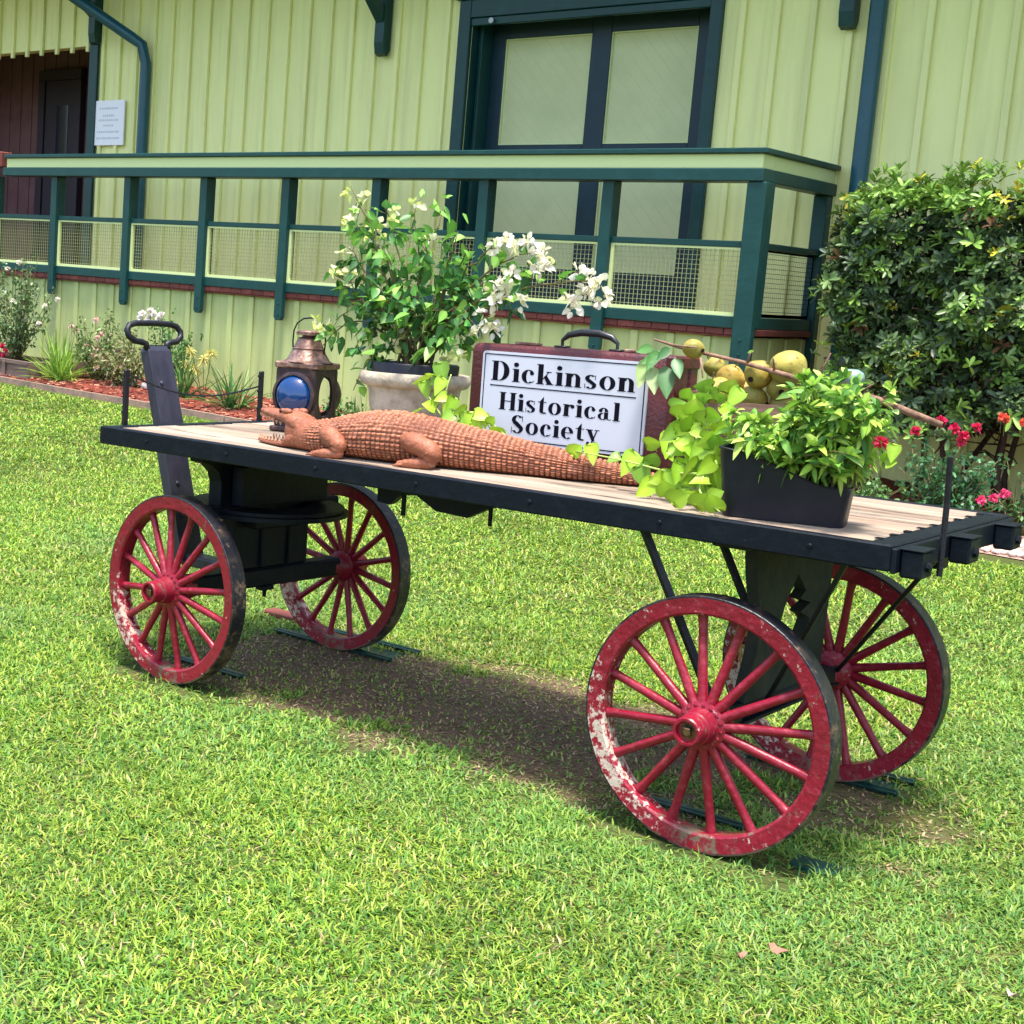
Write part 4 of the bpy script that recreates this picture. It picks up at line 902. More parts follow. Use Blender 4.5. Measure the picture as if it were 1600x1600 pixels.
def curve(a, b, sag=0.0, n=9, wob=.0):
    a = np.asarray(a, float); b = np.asarray(b, float); t = np.linspace(0, 1, n)[:, None]
    p = a+(b-a)*t; p[:, 2] += (sag*4*t*(1-t))[:, 0]
    if wob:
        w_ = rng.normal(size=(n, 3))*wob; w_[0] = 0; w_[-1] = 0; p += w_
    return p
# ------------------------------------------------------------------ stone urn with bougainvillea
UX, UY = .858, .715
def urn():
    r = thing('stone_urn', 'pale cast stone urn with a rolled rim standing behind the alligator', 'urn', (UX, UY, DH), cart=True)
    m = MB(); m.lathe([(0, 0), (.125, 0), (.130, .008), (.130, .028), (.115, .040), (.118, .055), (.140, .085), (.156, .135), (.162, .185), (.166, .205), (.180, .209), (.192, .216), (.198, .230), (.198, .244), (.191, .256), (.178, .258), (.171, .252), (.168, .225), (.0, .222)], 64)
    m.build('bowl', m_urn, r, True, sa=50)
    m = MB(); m.lathe([(.150, .2225), (.155, .286), (.150, .292), (.140, .290), (.136, .268), (0, .266)], 40, (.0, .0, 0)); m.build('inner_pot', m_plastic, r, True, sa=50)
    return r
urn()
def bougainvillea():
    base = np.array([UX, UY, DH+.262]); r = thing('bougainvillea', 'leafy bougainvillea with cream white bracts growing from the stone urn', 'plant', base, cart=True)
    T = lambda px, py, y: atc(px, py, 1, y)
    tips = [(548, 292, .62), (556, 345, .68), (600, 322, .66), (650, 318, .78), (690, 335, .72), (715, 362, .62), (540, 385, .60), (522, 425, .62), (565, 420, .74), (610, 400, .80), (655, 400, .66), (700, 410, .74), (735, 380, .62), (775, 388, .55), (830, 395, .55), (925, 440, .50), (860, 430, .62), (760, 440, .66), (800, 470, .55), (745, 510, .56), (700, 470, .66),
            (525, 500, .70), (505, 540, .68), (555, 548, .60), (552, 610, .60), (595, 500, .64), (640, 470, .58), (560, 470, .8), (660, 530, .58), (700, 545, .60), (615, 540, .60), (640, 440, .85), (680, 500, .85), (590, 450, .62), (720, 540, .72)]
    br = MB(); P = []; D = []; B = []
    fl = [(548, 300), (556, 330), (543, 345), (570, 312), (653, 316), (590, 355), (598, 372), (575, 385), (612, 350), (535, 395), (548, 425), (520, 420), (598, 405), (792, 378), (805, 384), (822, 380), (775, 384), (845, 392), (850, 405), (838, 420), (852, 415), (925, 432), (905, 430), (935, 445), (945, 460), (915, 455), (900, 480), (930, 470), (890, 470), (780, 445), (770, 460), (790, 455), (775, 470), (800, 430), (765, 500), (770, 515), (745, 520), (735, 515), (755, 490), (812, 470), (505, 510), (620, 520), (612, 540), (625, 530), (660, 480), (700, 560), (720, 555), (497, 505), (670, 380), (615, 330)]
    for k, (px, py, y) in enumerate(tips):
        tip = T(px, py, y); low = py > 490; s0 = base+np.array([rng.uniform(-.05, .05), rng.uniform(-.05, .04), -.003])
        sag = .10 if px > 760 else (.13 if low else .04)
        c = curve(s0, tip, sag, 12, .006); br.tube(c, np.linspace(.006, .0016, 12), 6)
        nl = 13 if k not in (15, 14, 13) else 8
        for q in range(nl):
            t = rng.uniform(.38 if not low else .25, 1.0)**.8; i = t*11; a = int(min(i, 10)); p = c[a]+(c[a+1]-c[a])*(i-a); tw = rdir(1, .2)[0]; e = p+tw*rng.uniform(.015, .065)
            if rng.random() < .5: br.tube([p, e], [.0014, .001], 4, cap=False)
            else: e = p+tw*.012
            for _ in range(2 if rng.random() < .6 else 1): P.append(e+rng.normal(size=3)*.004); D.append(tw+rdir(1, -.35)[0]*.8)
    # extra foliage in the crown
    blobs = [(640, 380, 95, 45, .70, 90), (600, 440, 85, 45, .68, 110), (660, 470, 90, 55, .70, 120), (560, 520, 60, 35, .68, 90), (655, 520, 65, 40, .62, 130), (730, 440, 60, 50, .66, 80), (790, 410, 40, 40, .58, 40), (553, 595, 12, 35, .60, 14), (700, 330, 40, 25, .70, 22), (560, 330, 22, 35, .66, 16), (745, 520, 35, 30, .60, 40), (620, 560, 60, 20, .60, 30)]
    for (px, py, rx, ry, y, n) in blobs:
        for _ in range(int(n*.30)):
            a = rng.uniform(0, 6.28); q = math.sqrt(rng.random()); p = T(px+rx*q*math.cos(a), py+ry*q*math.sin(a), y+rng.uniform(-.13, .13)); P.append(p); D.append(rdir(1, -.2)[0])
    P = np.array(P); n = len(P); D = np.array(D); D[:, 2] -= .25
    br.V = [v for v in br.V]; br.build('stems', m_twig, r, True, off=base)
    g = [(.04, .13, .035), (.06, .18, .04), (.03, .10, .03), (.08, .25, .045), (.13, .33, .05), (.22, .44, .07)]
    C = pick(g, n); hi = P[:, 2] > 1.50; C[hi] = pick([(.14, .34, .05), (.20, .42, .07), (.06, .18, .04)], hi.sum())
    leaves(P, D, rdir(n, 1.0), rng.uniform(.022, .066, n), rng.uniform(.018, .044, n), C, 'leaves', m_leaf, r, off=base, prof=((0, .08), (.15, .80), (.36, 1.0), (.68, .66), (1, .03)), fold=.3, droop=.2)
    for (px, py) in fl:
        P = []; D = []
        y = .50 if px > 880 else (.56 if px > 740 else .60+.1*rng.random())
        c = T(px, py, y)
        nb = 13 if px > 760 else 8
        for _ in range(nb):
            v = rdir(1, .2)[0]; P.append(c+v*rng.uniform(0, .020)); D.append(v)
        n = len(P); P = np.array(P)
        C = pick([(.80, .76, .56), (.86, .80, .66), (.70, .70, .40), (.88, .76, .68)], n, .12)
        if px < 740: C = pick([(.62, .68, .24), (.80, .78, .50), (.54, .62, .18)], n, .15)
        leaves(P, np.array(D), rdir(n, .5), rng.uniform(.016, .034, n), rng.uniform(.015, .030, n), C, 'bract_cluster', m_petal, r, off=base, fold=.35, droop=.1, prof=((0, .15), (.2, .85), (.5, 1), (.8, .6), (1, .05)))
bougainvillea()

# ------------------------------------------------------------------ suitcase with sign
def suitcase():
    A = np.array([1.236, .505]); Bp = np.array([1.940, .530]); L_ = np.linalg.norm(Bp-A); th = math.atan2(Bp[1]-A[1], Bp[0]-A[0]); H_ = .385; Dp = .175
    r = thing('suitcase', 'oxblood leather suitcase standing upright on the wagon behind the alligator', 'suitcase', (A[0], A[1], DH), cart=True)
    r.matrix_world = r.matrix_world @ Matrix.Rotation(th, 4, 'Z') @ Matrix.Rotation(.0, 4, 'Y')
    def rrect(x0, y0, x1, y1, q, n=6):
        o = []
        for (cx, cy, a0) in ((x1-q, y0+q, -90), (x1-q, y1-q, 0), (x0+q, y1-q, 90), (x0+q, y0+q, 180)):
            for i in range(n+1): a = math.radians(a0+90*i/n); o.append((cx+q*math.cos(a), cy+q*math.sin(a)))
        return o
    R = np.array([[1, 0, 0], [0, 0, 1], [0, 1, 0]], float)     # (x,z) profile, extruded along +y (R has det -1: handled by building loops directly)
    def slab(x0, z0, x1, z1, q, y0, y1, edge, name, mt, rs=.0):
        lo = rrect(x0, z0, x1, z1, q); li = rrect(x0+edge, z0+edge, x1-edge, z1-edge, q*.8); n = len(lo); V = []
        for (lp, y) in ((li, y0), (lo, y0+edge), (lo, y1-edge), (li, y1)): V += [(a, y, b) for a, b in lp]
        F = [(i*n+j, i*n+(j+1) % n, (i+1)*n+(j+1) % n, (i+1)*n+j) for i in range(3) for j in range(n)]+[tuple(range(n))[::-1], tuple(3*n+j for j in range(n))]
        m = MB(); m.add(V, F); return m.build(name, mt, r, True, sa=45)
    slab(0, 0, L_, H_, .028, 0, Dp*.62-.002, .010, 'shell', m_case); slab(.0, 0, L_, H_, .028, Dp*.62+.002, Dp, .010, 'lid', m_case)
    m = MB(); m.bbox((.006, Dp*.62-.003, .006), (L_-.006, Dp*.62+.003, H_-.006), .001); m.build('seam', m_handle, r)
    m = MB(); sg = [];
    c = L_*.535; pts = [(c-.095, Dp*.5, H_+.004), (c-.096, Dp*.5, H_+.024), (c-.075, Dp*.5, H_+.042), (c-.03, Dp*.5, H_+.052), (c+.03, Dp*.5, H_+.052), (c+.075, Dp*.5, H_+.042), (c+.096, Dp*.5, H_+.024), (c+.095, Dp*.5, H_+.004)]
    m.tube(pts, [.005, .006, .010, .012, .012, .010, .006, .005], 10); m.bbox((c-.115, Dp*.5-.018, H_+.0005), (c-.075, Dp*.5+.018, H_+.007), .002); m.bbox((c+.075, Dp*.5-.018, H_+.0005), (c+.115, Dp*.5+.018, H_+.007), .002)
    m.build('carry_handle', m_handle, r, True, sa=50)
    m = MB(); m.bbox((.12, Dp*.5-.02, H_+.0004), (.20, Dp*.5+.02, H_+.010), .003); m.build('latch', m_lampm, r); m = MB(); m.bbox((L_-.2, Dp*.5-.02, H_+.0004), (L_-.12, Dp*.5+.02, H_+.010), .003); m.build('latch', m_lampm, r)
    m = MB()
    for (x, z) in ((L_, .02), (L_, H_-.02)): m.bbox((x-.03, -.003, z-.02), (x+.003, Dp+.003, z+.02), .006)
    m.build('corner_guard', m_case, r)
    # the sign board leans on its front
    sx0, sx1, sz0, sz1 = .050, .616, .076, .362
    sx1 = .628
    s = thing('name_sign', 'white sign with black fat serif lettering fixed on the suitcase front', 'sign', (A[0], A[1], DH), cart=True)
    s.matrix_world = r.matrix_world.copy()
    def flat(x0, z0, x1, z1, q, y0, y1, nm, mt):
        lo = rrect(x0, z0, x1, z1, q); n = len(lo); m = MB(); m.add([(a, y0, b) for a, b in lo]+[(a, y1, b) for a, b in lo], [tuple(range(n))[::-1][::-1], tuple(n+j for j in range(n))[::-1]]+[(j, n+j, n+(j+1) % n, (j+1) % n) for j in range(n)]); return m.build(nm, mt, s)
    flat(sx0, sz0, sx1, sz1, .012, -.0068, -.0005, 'board', m_white)
    m = MB(); e = .008; w_ = .0032; a0, a1, b0, b1 = sx0+e, sx1-e, sz0+e, sz1-e
    for q in ((a0, b0, a1, b0+w_), (a0, b1-w_, a1, b1), (a0, b0+w_, a0+w_, b1-w_), (a1-w_, b0+w_, a1, b1-w_)): m.box((q[0], -.0076, q[1]), (q[2], -.0069, q[3]))
    m.build('border', m_ink, s)
    # lettering
    def arc(cx, cy, rx, ry, ix, iy, a0, a1, n=16, dx=0):
        o = [];  A_ = [math.radians(a0+(a1-a0)*i/n) for i in range(n+1)]
        return [[(cx+rx*math.cos(A_[i]), cy+ry*math.sin(A_[i])), (cx+rx*math.cos(A_[i+1]), cy+ry*math.sin(A_[i+1])), (cx+dx+ix*math.cos(A_[i+1]), cy+iy*math.sin(A_[i+1])), (cx+dx+ix*math.cos(A_[i]), cy+iy*math.sin(A_[i]))] for i in range(n)]
    def rc(x0, y0, x1, y1): return [[(x0, y0), (x1, y0), (x1, y1), (x0, y1)]]
    def disc(cx, cy, q): return [[(cx+q*math.cos(6.283*i/14), cy+q*math.sin(6.283*i/14)) for i in range(14)]]
    SF = .045; xh = .66; sw = .23
    def stem(x, y0, y1, top=1, bot=1, l=.06, rr=.06, w_=sw):
        o = rc(x, y0, x+w_, y1)
        if bot: o += rc(x-l, y0, x, y0+SF)+rc(x+w_, y0, x+w_+rr, y0+SF)
        if top: o += rc(x-l, y1-SF, x, y1)
        if top == 2: o += rc(x+w_, y1-SF, x+w_+rr, y1)
        return o
    G = {}
    G['D'] = (stem(.07, 0, 1, 2, 1, .07, .05, .23)+arc(.37, .5, .45, .5, .20, .455, -90, 90, 22), .90)
    G['i'] = (stem(.07, 0, xh, 1, 1)+disc(.165, .87, .115), .36)
    G['c'] = (arc(.33, .33, .31, .345, .10, .30, 50, 310, 22)+disc(.47, .50, .095)+[[(.50, .07), (.56, .15), (.585, .13), (.53, .04)]], .62)
    G['k'] = (stem(.07, 0, 1, 1, 1)+[[(.27, .25), (.50, .60), (.55, .60), (.27, .19)], [(.33, .38), (.45, .47), (.72, .045), (.49, .045)]]+rc(.43, .60, .66, .645)+rc(.44, 0, .78, .045), .78)
    G['n'] = (stem(.07, 0, xh, 1, 1)+arc(.40, .40, .27, .27, .07, .22, 0, 150, 14)+rc(.47, .045, .67, .40)+rc(.42, 0, .73, .045), .77)
    G['s'] = (arc(.28, .49, .24, .185, .06, .14, 40, 200, 12)+[[(.035, .50), (.10, .36), (.47, .10), (.53, .24)], [(.035, .50), (.06, .56), (.26, .46), (.53, .24)]]+arc(.29, .175, .24, .19, .07, .145, -150, 20, 12)+rc(.035, 0, .065, .22)+rc(.46, .44, .49, .66), .58)
    G['o'] = (arc(.35, .33, .33, .345, .125, .30, 0, 360, 30), .71)
    G['H'] = (stem(.07, 0, 1, 2, 1, .07, .07, .23)+stem(.62, 0, 1, 2, 1, .07, .07, .23)+rc(.30, .48, .62, .53), .94)
    G['t'] = (rc(.12, .12, .32, .66)+rc(.02, .615, .12, .66)+rc(.32, .615, .46, .66)+[[(.12, .66), (.32, .66), (.32, .92), (.29, .92)]]+arc(.34, .16, .22, .17, .02, .10, 180, 320, 10), .50)
    G['r'] = (stem(.07, 0, xh, 1, 1)+arc(.42, .42, .20, .245, .10, .19, 60, 150, 8)+disc(.48, .55, .105), .60)
    G['a'] = (rc(.33, .06, .53, .42)+arc(.30, .44, .23, .225, .06, .18, 0, 140, 12)+disc(.15, .49, .09)+arc(.27, .19, .245, .195, .09, .155, 80, 310, 16)+arc(.60, .12, .14, .12, .07, .08, 180, 320, 8), .70)
    G['l'] = (stem(.07, 0, 1, 1, 1), .37)
    G['S'] = (arc(.36, .74, .31, .275, .10, .225, 35, 200, 14)+[[(.05, .76), (.12, .56), (.60, .14), (.68, .34)], [(.05, .76), (.10, .82), (.40, .62), (.68, .34)]]+arc(.37, .26, .31, .275, .11, .225, -150, 20, 14)+rc(.05, .0, .085, .33)+rc(.60, .68, .635, 1.0), .74)
    G['e'] = (arc(.33, .33, .31, .345, .10, .30, 20, 310, 24)+rc(.20, .31, .62, .355)+arc(.33, .33, .31, .345, .13, .30, 5, 20, 2), .67)
    G['y'] = ([[(.05, .62), (.27, .62), (.46, .05), (.33, 0)], [(.50, .62), (.56, .62), (.30, -.18), (.25, -.12)]]+rc(-.02, .615, .34, .66)+rc(.42, .615, .66, .66)+arc(.20, -.13, .12, .13, .04, .08, 180, 360, 8)+disc(.12, -.10, .08), .66)
    def word(txt, x0, x1, z, hgt, nm):
        tot = sum(G[c][1] for c in txt)+.05*(len(txt)-1); sc = (x1-x0)/tot; x = x0; m = MB(); yk = 0
        for c in txt:
            polys, adv = G[c]
            for p in polys:
                yk = (yk+1) % 9; y1 = -.0073-.00007*yk; n = len(p); q = [(x+a*sc, z+b*hgt) for a, b in p]
                ar = sum(q[i][0]*q[(i+1) % n][1]-q[(i+1) % n][0]*q[i][1] for i in range(n))
                if ar < 0: q = q[::-1]
                m.add([(a, y1, b) for a, b in q], [tuple(range(n))])
            x += (adv+.05)*sc
        m.build(nm, m_ink, s)
    word('Dickinson', sx0+.036, sx1-.036, .269, .063, 'top_line_lettering')
    m = MB(); m.box((sx0+.034, -.0076, .2520), (sx1-.034, -.0069, .2555)); m.build('rule', m_ink, s)
    word('Historical', sx0+.072, sx1-.080, .178, .056, 'middle_line_lettering')
    word('Society', sx0+.120, sx1-.145, .108, .056, 'bottom_line_lettering')
suitcase()

# ------------------------------------------------------------------ wooden bowl, pears, branch, gourd
def pear(P, s, R, lab, kind=0):
    prof = [(0, -.50), (.10, -.505), (.16, -.47), (.30, -.42), (.44, -.27), (.50, -.06), (.47, .14), (.38, .30), (.27, .42), (.16, .50), (.07, .515), (.03, .49), (0, .47)]
    if kind: prof = [(0, -.44), (.10, -.46), (.24, -.43), (.42, -.30), (.50, -.05), (.48, .18), (.38, .36), (.22, .45), (.10, .45), (.03, .40), (0, .38)]
    from_r = R
    r = thing('pear', lab, 'pear', P, cart=True, group='pears piled in the wooden bowl'); r.matrix_world = r.matrix_world @ Matrix([list(v) for v in R]).to_4x4()
    # smooth profile
    t = np.linspace(0, len(prof)-1, 34); pr = np.stack([np.interp(t, range(len(prof)), [p[i] for p in prof]) for i in (0, 1)], 1)
    for _ in range(3): pr[1:-1] = (pr[:-2]+2*pr[1:-1]+pr[2:])/4
    m = MB(); n = 28; m.lathe([(a*s, b*s) for a, b in pr], n)
    V = m.V[0]; ph = np.arctan2(V[:, 1], V[:, 0]); k = 1+.05*np.sin(2*ph+rnd.random()*6)+.045*np.sin(3*ph+V[:, 2]/s*5+rnd.random()*6)+.02*np.sin(5*ph+V[:, 2]/s*7); V[:, 0] *= k; V[:, 1] *= k
    c = np.array(rnd.choice([(.40, .26, .045), (.36, .26, .05), (.42, .24, .045), (.30, .25, .05)])); zz = V[:, 2:3]/s; C = c*(1+.2*np.sin(ph*1.0+1)[:, None])*(1-.25*np.clip(zz-.3, 0, 1)); m.C = [np.clip(C, 0, 1)]
    m.build('fruit', m_pear, r, True)
    m = MB(); m.lathe([(0, 0), (.09*s, -.002), (.10*s, .004), (.05*s, .002), (0, .0)], 8, (0, 0, -.498*s if not kind else -.45*s), frame((0, 0, -1))); m.build('calyx', m_soil, r)
    m = MB(); z = .47*s if not kind else .38*s; m.tube([(0, 0, z-.003), (.004, 0, z+.010), (.012, .002, z+.022)], [.0022, .002, .003], 6); m.build('stalk', m_twig, r)
def fruit_bowl():
    c = np.array([2.175, .625]); 
    r = thing('wooden_bowl', 'grey brown wooden dough bowl of pears behind the black planter', 'bowl', (c[0], c[1], DH), cart=True)
    m = MB(); n = 40; V = []; pr = [(.55, 0), (.80, .06), (.95, .15), (1.0, .255), (.985, .278), (.93, .278), (.90, .245), (.80, .15), (.5, .10), (0.02, .09)]
    for (k, z) in pr:
        for j in range(n):
            a = 6.283*j/n; V.append((.215*k*math.copysign(abs(math.cos(a))**.8, math.cos(a)), .125*k*math.copysign(abs(math.sin(a))**.8, math.sin(a)), z*(1+.03*math.cos(2*a))))
    F = [(i*n+j, i*n+(j+1) % n, (i+1)*n+(j+1) % n, (i+1)*n+j) for i in range(len(pr)-1) for j in range(n)]+[tuple(range(n))[::-1]]
    m.add(V, F); m.build('bowl', m_basket, r, True, sa=40)
    def at_(px, py, y): return atc(px, py, 1, y)
    fr = (lambda v: frame(v))
    vc = norm(w2c(CAM-c2w([2.2, .6, 1.15])))
    # (px, py, y, size, axis direction, kind, label)
    L = [(1116, 573, .66, .066, (-.6, -.3, .7), 1, 'small green yellow pear left of the pile just under the branch'),
         (1141, 592, .60, .092, (.35, -.3, .8), 0, 'tall yellow pear standing at the left of the bowl behind the round leafy one'),
         (1185, 585, .56, .088, (.15, .85, .35), 1, 'round golden pear in the middle of the pile, blossom end facing out'),
         (1232, 575, .56, .110, (-.70, -.70, .12), 0, 'large orange yellow pear on top of the pile at the right'),
         (1222, 607, .58, .086, (-.3, .8, .2), 1, 'squat pear underneath the large orange yellow pear'),
         (1122, 613, .54, .100, (-.4, -.2, .85), 1, 'large peach yellow pear at the left rim of the bowl behind bright leaves'),
         (1176, 625, .58, .095, (-.9, .1, .2), 0, 'pear sunk in the middle of the bowl with only its top above the rim'),
         (1225, 632, .60, .090, (.8, .1, .3), 0, 'pear low at the right rim of the bowl under the squat pear'),
         (1160, 612, .66, .085, (.2, .6, .3), 1, 'dull yellow pear at the back of the bowl between two front pears')]
    for (px, py, y, s, ax, kd, lab) in L: pear(at_(px, py, y), s*.92, frame(ax), lab, kd)
    # branch with its own fruit and leaves
    b = thing('fruit_branch', 'bare brown fruit branch lying across the top of the suitcase and the pears', 'branch', at_(1270, 600, .50), cart=True); o = at_(1270, 600, .50)
    m = MB(); pts = [at_(1022, 530, .60), at_(1060, 542, .58), at_(1105, 553, .56), at_(1160, 566, .52), at_(1215, 582, .50), at_(1270, 598, .50), at_(1330, 613, .50), at_(1380, 627, .50), at_(1430, 648, .52), at_(1472, 664, .53)]
    m.tube(pts, [.003, .005, .0055, .006, .007, .0075, .008, .0095, .010, .0085], 9)
    for (a, bb) in (((1275, 598), (1298, 552)), ((1055, 540), (1090, 543)), ((1345, 613), (1365, 600)), ((1168, 566), (1172, 552)), ((1380, 622), (1402, 612)), ((1210, 578), (1208, 560)), ((1095, 560), (1098, 590))): m.tube([at_(*a, .50), at_(*bb, .47)], [.004, .0022], 6)
    m.tube([at_(1230, 640, .53), at_(1270, 598, .50)], [.007, .006], 7)
    m.build('stem', m_bark, b, True, off=o)
    P = []; D = []; Ls = []
    for (px, py, dx, dy, l) in ((1030, 548, -18, 20, .060), (1012, 560, -14, 36, .075), (1018, 572, 6, 40, .075), (1048, 545, -20, 10, .05), (1040, 572, 2, 38, .085), (1035, 555, -30, 4, .06), (1055, 560, 10, 30, .06), (1020, 545, -25, -2, .05), (1172, 552, 2, -16, .03), (1400, 625, 10, -12, .03), (1396, 640, 14, 6, .03)):
        a = at_(px, py, .50); q = at_(px+dx, py+dy, .46); P.append(a); D.append(q-a); Ls.append(l)
    C = [(.07, .20, .05), (.32, .46, .16), (.32, .44, .18), (.04, .13, .035), (.05, .15, .04), (.10, .25, .06), (.06, .18, .05), (.10, .25, .06), (.2, .4, .08), (.3, .45, .15), (.3, .45, .15)]
    leaves(P, D, np.tile([.5, -.8, .3], (len(P), 1)), np.array(Ls)*1.05, np.array(Ls)*.62, np.array(C), 'leaves', m_leaf, b, off=o)
    pear(at_(1084, 545, .54), .062, frame((-.8, .1, .1)), 'small lemon yellow fruit hanging at the left end of the branch above the suitcase', 1)
    g = thing('gourd', 'small grey green round gourd among the leaves right of the pears', 'gourd', at_(1331, 589, .60), cart=True)
    m = MB(); n = 40; V = []
    m.lathe([(0, -.022), (.018, -.022), (.030, -.014), (.034, 0), (.030, .012), (.016, .021), (.004, .018), (0, .017)], n); v = m.V[0]; k = 1+.05*np.cos(8*np.arctan2(v[:, 1], v[:, 0])); v[:, 0] *= k; v[:, 1] *= k
    m.build('flesh', m_gourd, g, True)
fruit_bowl()

# ------------------------------------------------------------------ black scoop planter with leafy plant
def planter():
    a = np.array([2.303, .080]); th = math.atan2(.1553-.0844, .262)-.02; L_ = .330; D_ = .145
    r = thing('black_planter', 'black plastic scoop shaped planter, high at the left and low at the right', 'planter', (a[0], a[1], DH), cart=True); r.matrix_world = r.matrix_world @ Matrix.Rotation(th, 4, 'Z')
    top = lambda u: .176-.082*(3*u*u-2*u**3 if u < .8 else .896+.02*(u-.8)) if u > 0 else .176
    nx = 24; V = []; F = []
    def ring(u, inn):
        e = .006 if inn else 0
        x = (e+(L_-2*e)*u); ta = .0
        return x
    m = MB()
    loop = []; rx_, ry_ = .10, .22
    for (cx_, cy_, a0_) in ((1-rx_, ry_, -90), (1-rx_, 1-ry_, 0), (rx_, 1-ry_, 90), (rx_, ry_, 180)):
        for i in range(7): a_ = math.radians(a0_+15*i); loop.append((cx_+rx_*math.cos(a_), cy_+ry_*math.sin(a_)))
        if a0_ in (-90, 0) and a0_ == 0: loop += [(1-rx_-(1-2*rx_)*i/20, 1) for i in range(1, 20)]
        if a0_ == 180: loop += [(rx_+(1-2*rx_)*i/20, 0) for i in range(1, 20)]
    n = len(loop)
    def P(u, v, z, e):
        zz = z/.17; k = .885+.115*zz      # tapers to the bottom
        q = .10; cx, cy = L_/2, D_/2; X = (u-.5)*(L_-2*e)*k; Y = (v-.5)*(D_-2*e)*k
        # rounded corners
        return (cx+X, cy+Y, z)
    for (f, e) in ((0, 0), (.25, 0), (.5, 0), (.75, 0), (.965, 0), (.97, -.004), (1.0, -.004), (1.0, .005), (.75, .006), (.75, .006)):
        for (u, v) in loop: V.append(P(u, v, top(u)*f, e))
    k = 10; F = [(i*n+j, i*n+(j+1) % n, (i+1)*n+(j+1) % n, (i+1)*n+j) for i in range(k-2) for j in range(n)]+[tuple(range(n))[::-1]]
    m.add(V[:9*n], F); ob = m.build('body', m_plastic, r, True, sa=40)
    bv = ob.modifiers.new('b', 'BEVEL'); bv.width = .006; bv.segments = 2; bv.limit_method = 'ANGLE'; bv.angle_limit = .9
    m = MB(); VV = [(.012+(L_-.024)*u, .012+(D_-.024)*v, top(u)*.80) for v in (0, 1) for u in np.linspace(0, 1, 13)]; m.add(VV, [(i, i+1, 14+i, 13+i) for i in range(12)]); m.build('soil', m_soil, r)
    base = np.array([2.42, .20, DH+.12]); p = thing('leafy_bedding_plant', 'bright green bushy herb growing in the black planter with one red flower', 'plant', base, cart=True)
    T = lambda px, py, y: atc(px, py, 1, y)
    st = MB(); Ps = []; Ds = []
    M = np.array(r.matrix_world); Ci = np.array(cmat((0, 0, 0)).inverted())
    def root():
        u = rng.uniform(.1, .97); v = rng.uniform(.2, .8); q = Ci @ M @ np.array([.01+L_*.95*u, .012+(D_-.024)*v, top(u)*.80, 1]); return q[:3]
    tips = []
    for _ in range(95):
        a_ = rng.uniform(0, 6.28); q = math.sqrt(rng.random()); tips.append((1262+128*q*math.cos(a_), 676+74*q*math.sin(a_), rng.uniform(.04, .30)))
    tips = [t for t in tips if not (t[0] < 1245 and t[1] < 645)]
    for _ in range(20): tips.append((rng.uniform(1310, 1395), rng.uniform(600, 720), rng.uniform(.10, .3)))
    for _ in range(16): tips.append((rng.uniform(1140, 1230), rng.uniform(650, 735), rng.uniform(.10, .25)))
    for _ in range(14): tips.append((rng.uniform(1240, 1330), rng.uniform(590, 620), rng.uniform(.15, .35)))
    for (px, py, y) in tips:
        tip = T(px, py, y); rt = root()
        if tip[2] < rt[2]+.02: tip = tip+[0, 0, .03]
        c = curve(rt, tip, .02, 8, .003); st.tube(c, np.linspace(.0028, .0012, 8), 5, cap=False)
        for q in range(13):
            t = rng.uniform(.3, 1); i = t*7; k_ = int(min(i, 6)); pp = c[k_]+(c[k_+1]-c[k_])*(i-k_); d = rdir(1, .35)[0]
            if t > .9: d = norm(d+norm(tip-rt)*.8)
            Ps.append(pp); Ds.append(d)
        for q in range(5): Ps.append(tip); Ds.append(norm(rdir(1, .8)[0]))
    st.build('stems', m_twig, p, True, off=base)
    Q_ = np.c_[np.array(Ps), np.ones(len(Ps))] @ (np.linalg.inv(M) @ np.linalg.inv(Ci)).T; rim = np.array([top(min(max(u/L_, 0), 1)) for u in Q_[:, 0]])
    ok = ~((Q_[:, 1] < .02) & (Q_[:, 2] < rim+.022)) & ~((Q_[:, 0] > L_-.02) & (Q_[:, 2] < rim+.03)); Ps = np.array(Ps)[ok]; Ds = np.array(Ds)[ok]
    n = len(Ps); C = pick([(.20, .38, .04), (.30, .48, .06), (.13, .30, .04), (.08, .20, .035), (.40, .56, .10)], n)
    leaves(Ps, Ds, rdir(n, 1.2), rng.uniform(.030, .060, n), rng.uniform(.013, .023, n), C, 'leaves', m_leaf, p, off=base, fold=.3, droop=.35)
    Ps = []; Ds = []
    for (px, py, y) in ((1376, 690, .12),):
        c = T(px, py, y); 
        for _ in range(34): v = rdir(1, .3)[0]; Ps.append(c+v*.004); Ds.append(v)
    leaves(Ps, Ds, rdir(len(Ps), .5), .017, .010, pick([(.62, .02, .07), (.75, .05, .12)], len(Ps)), 'blossom', m_petal, p, off=base)
planter()

